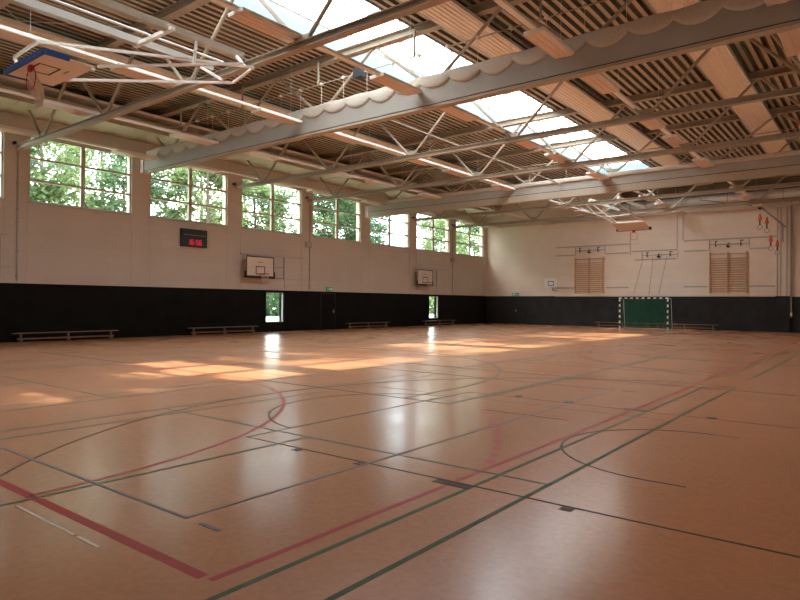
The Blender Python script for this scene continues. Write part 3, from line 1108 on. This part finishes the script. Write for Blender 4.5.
def wall_bars(x0, x1, label):
    t = thing('wall_bars', label, 'wall bars', ((x0 + x1) / 2, YW, 2.44), 'wooden wall bars')
    xm = (x0 + x1) / 2
    for x in (x0, xm, x1):
        MB().box(x - 0.035, YW - 0.2, 2.40, x + 0.035, YW - 0.04, 5.04).build('upright', M['orangewood'], t)
    for (a, b) in ((x0 + 0.025, xm - 0.025), (xm + 0.025, x1 - 0.025)):
        for k in range(16):
            z = 2.53 + k * 0.15 if k < 15 else 4.93
            MB().tube((a, YW - 0.13, z), (b, YW - 0.13, z), 0.03, 8).build('rung', M['orangewood'], t)
    for x in (x0, xm, x1):
        for z in (2.5, 4.9):
            MB().box(x - 0.045, YW - 0.04, z - 0.05, x + 0.045, YW, z + 0.05).build('wall_bracket', M['dark'], t)
    return t


wall_bars(7.63, 9.74, 'double wooden wall bars with climbing rungs, left of the handball goal')
wall_bars(16.78, 18.9, 'double wooden wall bars with climbing rungs, right of the handball goal')


def bar_mount(x0, x1, z0, z1, label, knob=True):
    t = thing('horizontal_bar_mount', label, 'wall mount', ((x0 + x1) / 2, YW, z0), 'grey swing mounts on the end wall')
    a, b = x0 + 0.45, x1 - 0.45
    MB().box(x0, YW - 0.05, z0, x0 + 0.05, YW, z1).box(x1 - 0.05, YW - 0.05, z0, x1, YW, z1).build('side_post', M['rail'], t)
    MB().bar((a, YW - 0.3, z0 + 0.1), (a, YW - 0.3, z1 - 0.08), 0.05, 0.05).bar((a, YW - 0.3, z1 - 0.1), (a + 0.12, YW - 0.3, z1 - 0.1), 0.05, 0.05).bar((a, YW - 0.3, z0 + 0.2), (a, YW, z0 + 0.2), 0.03, 0.03).build('hook_arm', M['dark'], t)
    MB().bar((b, YW - 0.3, z0 + 0.1), (b, YW - 0.3, z1 - 0.08), 0.05, 0.05).bar((b, YW - 0.3, z1 - 0.1), (b + 0.16, YW - 0.3, z1 - 0.1), 0.05, 0.05).bar((b, YW - 0.3, z0 + 0.2), (b, YW, z0 + 0.2), 0.03, 0.03).build('hook_arm', M['dark'], t)
    MB().tube((x0 + 0.05, YW - 0.06, (z0 + z1) / 2), (x1 - 0.05, YW - 0.06, (z0 + z1) / 2), 0.02, 8).build('cross_tube', M['grey'], t)
    m = (x0 + x1) / 2 - 0.03
    MB().tube((m, YW - 0.3, z0 + 0.12), (m, YW, z0 + 0.12), 0.08, 12).tube((m, YW - 0.22, z0 + 0.2), (m + 0.05, YW - 0.22, z0 + 0.36), 0.03, 8).build('winch', M['dark'], t)
    return t


bar_mount(7.58, 9.84, 5.3, 5.84, 'grey frame with two dark hooks above the left wall bars')
bar_mount(16.69, 19.05, 5.28, 5.84, 'grey frame with two dark hooks above the right wall bars')
bar_mount(12.4, 14.8, 4.78, 5.3, 'grey frame with hanging ropes on the end wall between the two wall bars')


def rails(name, segs, label, thick=0.09):
    t = thing(name, label, 'wall rail', ((segs[0][0] + segs[0][2]) / 2, YW, segs[0][1]), 'grey rails on the end wall')
    for (x0, z0, x1, z1) in segs:
        if x0 == x1:
            MB().box(x0 - 0.03, YW - 0.035, z0, x0 + 0.03, YW, z1).build('rail_bar', M['rail'], t)
        else:
            MB().box(x0, YW - 0.04, z0 - thick / 2, x1, YW, z0 + thick / 2).build('rail_bar', M['rail'], t)


rails('equipment_rail', [(6.04, 5.88, 11.6, 5.88), (6.04, 5.26, 7.57, 5.26), (9.86, 5.26, 11.5, 5.26), (6.04, 2.82, 7.5, 2.82), (9.9, 2.82, 11.5, 2.82), (11.62, 5.1, 11.62, 6.7)], 'grey rail frame around the left wall bars on the end wall')
rails('equipment_rail', [(11.7, 5.34, 14.75, 5.34), (11.95, 4.74, 14.7, 4.74)], 'grey rails above the goal on the end wall')
rails('equipment_rail', [(15.16, 5.9, 20.6, 5.9), (15.16, 5.2, 16.67, 5.2), (19.07, 5.2, 20.2, 5.2), (15.16, 2.83, 16.6, 2.83), (19.05, 2.83, 20.45, 2.83), (15.1, 5.95, 15.1, 7.7), (14.72, 5.4, 14.72, 7.7)], 'grey rail frame around the right wall bars on the end wall')
for k, (x0, z0, x1) in enumerate(((12.6, 4.9, 11.95), (13.25, 4.9, 13.0), (14.15, 4.9, 13.65))):
    pts = [(x0 + (x1 - x0) * f, YW - 0.32 - 0.02 * f, z0 + (2.3 - z0) * f) for f in [q / 8 for q in range(9)]]
    tag(MB().path(pts, 0.014, 6).build('climbing_rope', M['rope']), '%s thin rope hanging slanted from the grey frame above the goal' % ('left', 'middle', 'right')[k], 'rope', 'ropes on the end wall')

# small practice hoop on the end wall
t = thing('practice_hoop', 'small white basketball backboard low on the end wall left of the wall bars', 'basketball hoop', (5.75, YW, 2.6))
xb, yb = 5.24, 44.75
b_ = MB().box(xb, yb, 2.86, xb + 1.0, yb + 0.03, 3.56).build('backboard', M['gwhite'], t)
MB().box(xb + 0.28, yb - 0.006, 3.0, xb + 0.74, yb, 3.045).box(xb + 0.28, yb - 0.006, 3.30, xb + 0.74, yb, 3.345).box(xb + 0.28, yb - 0.006, 3.045, xb + 0.32, yb, 3.30).box(xb + 0.70, yb - 0.006, 3.045, xb + 0.74, yb, 3.30).build('target_square', M['dark'], b_)
MB().ring((xb + 0.45, yb - 0.3, 2.95), 0.2, 0.012, 'z', 20).bar((xb + 0.45, yb, 2.95), (xb + 0.45, yb - 0.12, 2.95), 0.1, 0.03).build('rim', M['gwhite'], t)
mb = MB()
for k in range(8):
    a = 2 * PI * k / 8
    mb.path([(xb + 0.45 + 0.2 * math.cos(a), yb - 0.3 + 0.2 * math.sin(a), 2.94), (xb + 0.45 + 0.14 * math.cos(a + 0.4), yb - 0.3 + 0.14 * math.sin(a + 0.4), 2.72), (xb + 0.45 + 0.1 * math.cos(a), yb - 0.3 + 0.1 * math.sin(a), 2.55)], 0.007, 4)
mb.build('net', M['gwhite'], t)
MB().bar((xb + 0.6, yb + 0.03, 3.1), (xb + 0.6, YW, 3.1), 0.06, 0.06).bar((xb + 0.6, YW - 0.05, 2.6), (xb + 0.6, YW - 0.05, 3.1), 0.06, 0.06).bar((xb + 0.6, YW - 0.05, 2.62), (xb + 0.95, YW - 0.05, 2.62), 0.05, 0.05).build('mount_arm', M['grey'], t)

# handball goal
gx0, gx1, gy = 11.89, 14.93, 42.05
t = thing('handball_goal', 'green-netted handball goal with black and white striped frame in front of the end wall', 'goal', ((gx0 + gx1) / 2, gy, 0))


def striped(x0, y0, z0, x1, y1, z1, axis, n):
    w = MB(); k_ = MB()
    for i in range(n):
        f0, f1 = i / n, (i + 1) / n
        tgt = w if i % 2 == 0 else k_
        if axis == 'z': tgt.box(x0, y0, z0 + (z1 - z0) * f0, x1, y1, z0 + (z1 - z0) * f1)
        else: tgt.box(x0 + (x1 - x0) * f0, y0, z0, x0 + (x1 - x0) * f1, y1, z1)
    return w, k_


for x in (gx0, gx1):
    w, k_ = striped(x - 0.04, gy - 0.04, 0, x + 0.04, gy + 0.04, 2.0, 'z', 11)
    w.v += []
    nf = len(w.f)
    b0 = len(w.v)
    w.v += k_.v
    w.f += [tuple(b0 + i for i in f) for f in k_.f]
    w.build('post', None, t, mats=[M['gwhite'], M['dark']], fm=[0] * nf + [1] * (len(w.f) - nf))
w, k_ = striped(gx0 - 0.04, gy - 0.04, 2.0, gx1 + 0.04, gy + 0.04, 2.08, 'x', 17)
nf = len(w.f); b0 = len(w.v)
w.v += k_.v
w.f += [tuple(b0 + i for i in f) for f in k_.f]
w.build('crossbar', None, t, mats=[M['gwhite'], M['dark']], fm=[0] * nf + [1] * (len(w.f) - nf))
fr = MB()
for x in (gx0, gx1):
    fr.tube((x, gy + 0.04, 2.03), (x, gy + 0.75, 2.0), 0.02, 8).tube((x, gy + 0.75, 2.0), (x, gy + 1.05, 0.03), 0.02, 8).tube((x, gy + 0.04, 0.03), (x, gy + 1.05, 0.03), 0.02, 8)
fr.tube((gx0, gy + 1.05, 0.03), (gx1, gy + 1.05, 0.03), 0.02, 8)
fr.build('back_frame', M['gwhite'], t)
mb = MB()
st = 0.1


def bk(z): return gy + 0.75 + 0.3 * (2.0 - z) / 2.0


x = gx0
while x <= gx1 + 0.001:
    mb.path([(x, gy + 0.04, 2.02), (x, gy + 0.75, 1.97), (x, gy + 0.93, 0.8), (x, gy + 1.02, 0.05)], 0.006, 3)
    x += st
z = 0.08
while z < 2.0:
    mb.path([(gx0, gy + 0.04, z), (gx0, bk(z), z), (gx1, bk(z), z), (gx1, gy + 0.04, z)], 0.006, 3)
    z += st
y = gy + 0.1
while y < gy + 0.75:
    mb.path([(gx0, y, 0.05), (gx0, y, 2.02), (gx1, y, 2.02), (gx1, y, 0.05)], 0.006, 3)
    y += st
mb.build('net', M['greennet'], t)
# denser gathered drop net hung inside the goal
mb = MB()
for i in range(61):
    f = i / 60
    x = gx0 + 0.05 + (gx1 - gx0 - 0.1) * f
    mb.path([(x, gy + 0.1, 2.0), (x + 0.02 * math.sin(9 * f), gy + 0.35 + 0.05 * math.sin(31 * f), 1.95 - 0.9 * f), (x, gy + 0.6, 0.25)], 0.011, 3)
mb.build('drop_net', M['greennet'], t)

# pipe chase column at the right of the end wall
t = thing('wall_column', 'pale vertical pier with dark lower part at the right of the end wall', 'column', (20.8, 44.8, 0))
MB().box(20.55, 44.72, 2.2, 21.25, YW, 7.7).build('upper_casing', M['endwall'], t)
for x_ in (20.6, 20.78, 21.1):
    MB().tube((x_, 44.69, 2.2), (x_, 44.69, 7.6), 0.03, 8).build('cable_conduit', M['rail'], t)
MB().box(20.5, 44.70, 0, 21.25, 44.95, 2.2).build('lower_casing', M['slate'], t)
MB().box(20.56, 44.67, 1.66, 21.03, 44.70, 2.1).build('vent_grille', M['dark'], t)
MB().tube((21.32, 44.8, 0.9), (21.32, 44.8, 8.6), 0.05, 10).build('riser_pipe', M['grey'], t)
MB().box(21.27, 44.72, 1.0, 21.37, 44.9, 1.2).build('valve_box', M['gwhite'], t)
MB().box(19.98, 44.93, 0, 20.1, 44.95, 2.15).build('side_strip', M['slate'], t)

# gymnastic rings on a swinging arm
t = thing('ring_arm', 'grey steel arm with pulley carrying the orange gymnastic rings', 'swing arm', (20.4, 43.5, 5.4))
MB().bar((19.82, 43.5, 7.62), (21.02, 43.5, 6.42), 0.1, 0.12).bar((21.02, 43.5, 6.5), (21.02, 43.5, 5.4), 0.06, 0.06).build('arm_beam', M['grey'], t)
MB().tube((19.82, 43.42, 7.55), (19.82, 43.58, 7.55), 0.12, 14).build('pulley_wheel', M['dark'], t)
MB().bar((21.02, 43.5, 6.42), (21.02, 44.72, 6.42), 0.06, 0.06).bar((19.82, 43.5, 7.62), (19.82, 44.5, 7.72), 0.05, 0.05).bar((19.82, 43.5, 7.62), (17.2, 40.1, 7.8), 0.05, 0.05).build('wall_stay', M['grey'], t)
for k, (x, z0, z1, top) in enumerate(((19.82, 7.14, 6.22, 7.60), (20.19, 6.92, 6.0, 7.22), (20.4, 5.82, 4.92, 7.02), (20.74, 5.5, 4.66, 6.68))):
    t = thing('gymnastic_ring', 'orange-hooded gymnastic ring on a dark strap, %s of the four from left' % ordn[k], 'gymnastic ring', (x, 43.5, z1), 'gymnastic rings')
    MB().tube((x, 43.5, z0), (x, 43.5, top), 0.008, 5).build('rope', M['net'], t)
    MB().tube((x, 43.5, z0 - 0.36), (x, 43.5, z0 + 0.03), 0.12, 10, 0.04).build('hood', M['orange'], t)
    MB().box(x - 0.04, 43.49, z1 + 0.26, x + 0.04, 43.51, z0 - 0.36).build('strap', M['dark'], t)
    MB().ring((x, 43.5, z1 + 0.13), 0.13, 0.02, 'y', 20).build('ring', M['grey'], t)


# ------------------------------------------------------------------ ceiling mounted hoops
def rim_and_net_vertical(t, x, y, z, sgn):
    MB().ring((x, y + sgn * 0.0, z - 0.26), 0.225, 0.014, 'y', 24).tube((x, y, z - 0.035), (x, y, z + 0.02), 0.03, 8).bar((x - 0.06, y, z), (x - 0.14, y, z - 0.1), 0.02, 0.05).bar((x + 0.06, y, z), (x + 0.14, y, z - 0.1), 0.02, 0.05).build('rim', M['red'], t)


t = thing('folded_ceiling_hoop', 'raised ceiling basketball hoop with blue padded edge at the upper left', 'basketball hoop', (12.1, 6.0, 6.3), 'folded ceiling basketball hoops')
bx0, bx1, by0, by1, bz = 11.18, 13.05, 5.60, 6.55, 6.40
b_ = MB().box(bx0, by0, bz, bx1, by1, bz + 0.03).build('backboard', M['paleboard'], t)
mx_ = (bx0 + bx1) / 2
MB().box(mx_ - 0.3, by0 + 0.15, bz - 0.005, mx_ + 0.3, by0 + 0.19, bz).box(mx_ - 0.3, by0 + 0.55, bz - 0.005, mx_ + 0.3, by0 + 0.59, bz).box(mx_ - 0.3, by0 + 0.19, bz - 0.005, mx_ - 0.26, by0 + 0.55, bz).box(mx_ + 0.26, by0 + 0.19, bz - 0.005, mx_ + 0.3, by0 + 0.55, bz).build('target_square', M['dark'], b_)
MB().box(mx_ + 0.05, by0 + 0.72, bz - 0.004, mx_ + 0.3, by0 + 0.75, bz).build('maker_mark', M['lbrown'], b_)
MB().box(bx0 - 0.03, by0 - 0.05, bz - 0.03, bx1 + 0.05, by0, bz + 0.08).box(bx1, by0, bz - 0.03, bx1 + 0.05, by0 + 0.45, bz + 0.08).box(bx0 - 0.03, by0, bz - 0.03, bx0, by0 + 0.45, bz + 0.08).build('edge_padding', M['blue'], t)
MB().ring((mx_, by0 + 0.12, bz - 0.28), 0.225, 0.012, 'y', 26).bar((mx_ - 0.05, by0 + 0.12, bz), (mx_ - 0.1, by0 + 0.12, bz - 0.1), 0.03, 0.03).bar((mx_ + 0.05, by0 + 0.12, bz), (mx_ + 0.1, by0 + 0.12, bz - 0.1), 0.03, 0.03).box(mx_ - 0.07, by0 + 0.08, bz - 0.12, mx_ + 0.07, by0 + 0.16, bz).build('rim', M['red'], t)
mb = MB()
for k in range(14):
    a = 2 * PI * k / 14
    x_ = mx_ + 0.22 * math.cos(a)
    z_ = bz - 0.28 + 0.22 * math.sin(a)
    for q in (0.4, -0.4):
        mb.path([(x_, by0 + 0.12, z_), (mx_ + 0.2 * math.cos(a + q), by0 + 0.25, min(z_, bz - 0.3) - 0.12), (mx_ + 0.18 * math.cos(a), by0 + 0.30, bz - 0.62), (mx_ + 0.17 * math.cos(a + q), by0 + 0.28, bz - 0.78 + 0.05 * math.sin(3 * a))], 0.012, 4)
mb.build('net', M['net'], t)
fr = MB()
fr.bar((mx_ - 0.55, by0 + 0.1, bz + 0.1), (mx_ - 0.55, by1 + 0.2, bz + 0.1), 0.06, 0.06).bar((mx_ + 0.55, by0 + 0.1, bz + 0.1), (mx_ + 0.55, by1 + 0.2, bz + 0.1), 0.06, 0.06)
fr.bar((mx_ - 0.6, by0 + 0.2, bz + 0.1), (mx_ + 0.6, by0 + 0.2, bz + 0.1), 0.06, 0.06).bar((mx_ - 0.6, by1 + 0.1, bz + 0.1), (mx_ + 0.6, by1 + 0.1, bz + 0.1), 0.06, 0.06)
fr.build('board_frame', M['white_steel'], t)
for (p, q) in (((10.75, 5.9, 6.95), (12.1, 5.85, 6.95)), ((10.75, 5.9, 6.95), (10.75, 6.1, 6.5)), ((10.75, 6.1, 6.5), (12.0, 6.6, 6.5)), ((12.1, 5.85, 6.95), (14.0, 9.9, 7.2)), ((11.6, 6.7, 6.5), (13.2, 9.9, 7.0)),
               ((12.9, 6.7, 6.5), (14.0, 9.6, 7.2)), ((13.5, 8.6, 7.0), (13.6, 8.6, 7.5)), 
               ((13.2, 9.9, 7.0), (14.0, 9.9, 7.2)), ((13.9, 9.7, 7.2), (13.6, 9.7, 7.5)), ((13.2, 9.6, 6.98), (12.3, 9.6, 7.5))):
    MB().bar(p, q, 0.055, 0.055).build('folding_strut', M['lamp'], t)
for (x, w_, z, m_) in ((13.5, 0.16, 7.6, 'steel'), (12.25, 0.16, 7.6, 'housing')):
    MB().box(x - w_ / 2, 5.1, z - 0.08, x + w_ / 2, 9.95, z + 0.08).build('carrier_beam', M[m_], t)
MB().tube((12.8, 5.1, 7.6), (12.8, 9.9, 7.6), 0.03, 8).build('drive_shaft', M['white_steel'], t)
MB().box(12.1, 7.9, 7.5, 13.7, 8.0, 7.58).build('cross_tie', M['white_steel'], t)
MB().tube((11.4, 5.98, 6.72), (11.4, 6.12, 6.72), 0.05, 12).build('warning_lamp', mat('amber_lamp', (0.8, 0.5, 0.08), rough=0.4), t)

# far folded hoop
t = thing('folded_ceiling_hoop', 'raised ceiling basketball hoop in front of the end wall above the goal', 'basketball hoop', (14, 38, 5.9), 'folded ceiling basketball hoops')
bx0, bx1, by0, by1, bz = 12.9, 14.8, 37.5, 38.8, 6.1
mb = MB().box(bx0, by0, bz, bx1, by1, bz + 0.03)
mb.v = [(a_, b_2, c_2 + 0.33 * (by1 - b_2) / (by1 - by0)) for a_, b_2, c_2 in mb.v]
mb.build('backboard', M['paleboard'], t)
MB().box(bx0 - 0.03, by1, bz - 0.02, bx1 + 0.03, by1 + 0.05, bz + 0.06).box(bx0 - 0.04, by1 - 0.35, bz - 0.02, bx0, by1, bz + 0.14).box(bx1, by1 - 0.35, bz - 0.02, bx1 + 0.04, by1, bz + 0.14).build('edge_padding', M['dark'], t)
mx_ = (bx0 + bx1) / 2
MB().ring((mx_, by1 - 0.12, bz - 0.62), 0.25, 0.012, 'y', 26).build('net', M['net'], t)
MB().box(mx_ - 0.08, by1 - 0.16, bz - 0.14, mx_ + 0.08, by1 - 0.08, bz).ring((mx_, by1 - 0.12, bz - 0.36), 0.225, 0.01, 'y', 26).build('rim', M['red'], t)
for (p, q) in (((13.2, 37.6, 6.5), (12.6, 35.3, 7.3)), ((14.6, 37.6, 6.5), (14.0, 35.3, 7.3)), ((13.2, 38.3, 6.3), (14.6, 38.3, 6.3)), ((13.2, 37.6, 6.5), (14.6, 37.6, 6.5)), ((12.9, 36.5, 6.75), (14.3, 36.5, 6.75)), 
               ((12.4, 35.3, 7.3), (14.3, 35.3, 7.3)), ((12.7, 36.2, 6.9), (14.0, 35.4, 7.3)), ((11.9, 35.3, 7.2), (13.1, 37.0, 6.5))):
    MB().bar(p, q, 0.05, 0.05).build('folding_strut', M['white_steel'], t)
for x in (12.5, 14.1):
    MB().box(x - 0.07, 35.1, 7.5, x + 0.07, 39.9, 7.64).build('carrier_beam', M['white_steel'], t)

# hoop at the right picture edge, hung for the cross court
t = thing('ceiling_hoop', 'ceiling basketball hoop with red rim and white net cut by the right picture edge', 'basketball hoop', (24.6, 18, 5.6))
cx_, cy_, cz_ = 24.52, 17.75, 5.87
MB().ring((cx_, cy_, cz_), 0.245, 0.024, 'z', 28).bar((cx_ + 0.22, cy_, cz_), (cx_ + 0.42, cy_, cz_), 0.12, 0.04).build('rim', M['red'], t)
mb = MB()
for k in range(12):
    a0 = 2 * PI * k / 12
    for s in (1, -1):
        mb.path([(cx_ + (0.23 - 0.03 * j) * math.cos(a0 + s * j * 0.26), cy_ + (0.23 - 0.03 * j) * math.sin(a0 + s * j * 0.26), cz_ - 0.11 * j) for j in range(5)], 0.008, 4)
mb.build('net', M['net'], t)
MB().box(cx_ + 0.42, cy_ - 0.9, cz_ - 0.15, cx_ + 0.45, cy_ + 0.9, cz_ + 0.9).build('backboard', M['paleboard'], t)
for yy in (cy_ - 0.5, cy_ + 0.5):
    MB().bar((cx_ + 0.5, yy, cz_ + 0.05), (cx_ + 0.5, yy, 7.8), 0.06, 0.06).bar((cx_ + 0.5, yy, cz_ + 0.4), (cx_ + 2.2, yy, 7.8), 0.06, 0.06).build('hanger_strut', M['steel'], t)
MB().box(cx_ + 0.35, 15.4, 7.8, cx_ + 0.65, 19.85, 7.92).box(cx_ + 2.05, 15.4, 7.8, cx_ + 2.35, 19.85, 7.92).build('carrier_beam', M['steel'], t)

# long carrier beams of the cross-court hoop between near girder and truss, and spot fixtures
o = MB().tube((23.6, 15.3, 8.0), (24.4, 19.8, 7.5), 0.05, 8).build('stay_tube', M['steel'])
tag(o, 'slanting steel stay tube right of the farthest radiant panel', 'stay')
for k, (x, y) in enumerate(((12.9, 39.2), (12.4, 26.6))):
    pass

# ------------------------------------------------------------------ outside: lawn and trees
tag(MB().box(-70, -20, -0.35, -0.42, 130, -0.12).build('lawn', M['grass']), 'green lawn outside the low windows', 'lawn')


def tree(x, y, h, r, zc, nleaf, mt, label, seed, size=0.17, sparse_top=True):
    rnd = random.Random(seed)
    t = thing('garden_tree', label, 'tree', (x, y, -0.12), 'trees outside the windows')
    mb = MB()
    mb.tube((x, y, -0.12), (x + 0.1, y + 0.1, h * 0.45), 0.26, 9, 0.16)
    mb.tube((x + 0.1, y + 0.1, h * 0.45), (x, y, h * 0.85), 0.15, 8, 0.05)
    ends = []
    for k in range(14):
        a = rnd.uniform(0, 2 * PI)
        z0 = rnd.uniform(0.3, 0.7) * h
        l = rnd.uniform(0.4, 0.9) * r
        e = (x + l * math.cos(a), y + l * math.sin(a), z0 + rnd.uniform(0.5, 2.2))
        mb.tube((x + 0.07, y + 0.07, z0), e, 0.07, 6, 0.02)
        ends.append(e)
    mb.build('trunk', M['bark'], t)
    # leaf clusters
    cl = []
    for k in range(46):
        while True:
            u, v, w = rnd.uniform(-1, 1), rnd.uniform(-1, 1), rnd.uniform(-1, 1)
            if 0.2 < u * u + v * v + w * w < 1: break
        cl.append((x + u * r, y + v * r, zc + w * (h - zc), rnd.uniform(0.5, 1.15)))
    mb = MB()
    vs, fs = mb.v, mb.f
    for k in range(int(nleaf * 1.55)):
        c = cl[rnd.randrange(len(cl))]
        px = c[0] + rnd.gauss(0, c[3] * 0.55)
        py = c[1] + rnd.gauss(0, c[3] * 0.55)
        pz = c[2] + rnd.gauss(0, c[3] * 0.42)
        if pz < 1.7: continue
        d1 = Vector((rnd.gauss(0, 1), rnd.gauss(0, 1), rnd.gauss(0, 0.6))).normalized()
        d2 = d1.cross(Vector((rnd.gauss(0, 1), rnd.gauss(0, 1), rnd.gauss(0, 1)))).normalized()
        s = size * rnd.uniform(0.6, 1.3)
        P = Vector((px, py, pz))
        b = len(vs)
        vs.append(tuple(P - d1 * s)); vs.append(tuple(P + d2 * s * 0.45)); vs.append(tuple(P + d1 * s)); vs.append(tuple(P - d2 * s * 0.45))
        fs.append((b, b + 1, b + 2, b + 3))
    mb.build('crown', mt, t)


TREES = [  # tall crowns and back row set to block and mottle the sun
    (-9.5, 3.7, 14.4, 3.5, 9.8, 10500, 'leafB', 'tall dense tree added outside, out of view at left, to block sun'),  # out of view, added to keep sun off the near floor
    (-10.0, 11.0, 10.6, 2.6, 7.4, 3400, 'leafB', 'leafy tree outside the narrow window strip at the left picture edge'),
    (-11.0, 15.2, 13.6, 2.2, 8.6, 5200, 'leafA', 'light green tree outside the first full big window'),
    (-12.0, 20.5, 10.6, 2.6, 7.6, 3000, 'leafB', 'thin leafy tree outside the second big window'),
    (-10.0, 25.2, 13.8, 2.7, 8.8, 6400, 'leafA', 'bright leafy tree outside between the second and third big windows'),
    (-10.5, 29.6, 10.9, 2.8, 7.8, 4200, 'leafA', 'bushy bright tree outside the third big window'),
    (-9.5, 37.0, 14.0, 3.3, 8.8, 8800, 'leafB', 'dense deep green tree outside the fourth big window'),
    (-11.0, 42.4, 14.0, 2.5, 9.2, 5600, 'leafB', 'deep green tree seen in the left half of the fifth big window'),
    (-10.5, 54.4, 11.6, 2.9, 8.0, 4200, 'leafA', 'yellowish leafy tree outside the sixth big window'),
    (-11.0, 61.0, 11.2, 3.2, 8.0, 4600, 'leafB', 'leafy tree outside the last big window'),
    (-19.0, 22.5, 16.8, 3.2, 12.0, 3400, 'leafB', 'taller tree farther back behind the second big window'),
    (-20.0, 31.5, 17.0, 3.8, 11.5, 3000, 'leafA', 'taller tree farther back behind the third big window'),
    (-20.0, 12.0, 17.0, 3.6, 11.8, 4600, 'leafA', 'taller tree farther back behind the first big window'),
    (-14.0, 39.5, 9.6, 2.8, 6.6, 4200, 'leafB', 'low dark bush-like tree behind the fourth big window'),
]
for i, (x, y, h, r, zc, nl, mt, lb) in enumerate(TREES):
    tree(x, y, h, r, zc, nl, M[mt], lb, 100 + i)


def shrub(x, y, r, h, mt, label, seed):
    rnd = random.Random(seed)
    mb = MB()
    for k in range(2600):
        a = rnd.uniform(0, 2 * PI); q = math.sqrt(rnd.random())
        px, py = x + r * q * math.cos(a), y + r * 1.6 * q * math.sin(a)
        pz = -0.1 + rnd.random() * h * (1 - 0.5 * q * q)
        d1 = Vector((rnd.gauss(0, 1), rnd.gauss(0, 1), rnd.gauss(0, 0.8))).normalized()
        d2 = d1.cross(Vector((rnd.gauss(0, 1), rnd.gauss(0, 1), rnd.gauss(0, 1)))).normalized()
        s = 0.42 * rnd.uniform(0.6, 1.4)
        P = Vector((px, py, pz)); b = len(mb.v)
        mb.v += [tuple(P - d1 * s), tuple(P + d2 * s * 0.5), tuple(P + d1 * s), tuple(P - d2 * s * 0.5)]
        mb.f.append((b, b + 1, b + 2, b + 3))
    tag(mb.build('garden_shrub', M[mt]), label, 'shrub', 'shrubs outside')


shrub(-35, 52.5, 4.5, 6.5, 'leafB', 'green shrub on the lawn behind the nearer low window', 5)
shrub(-35, 87.5, 5.5, 6.5, 'leafA', 'green shrub on the lawn behind the far low window', 6)

for o in S.objects:
    if '_org' in o:
        del o['_org']
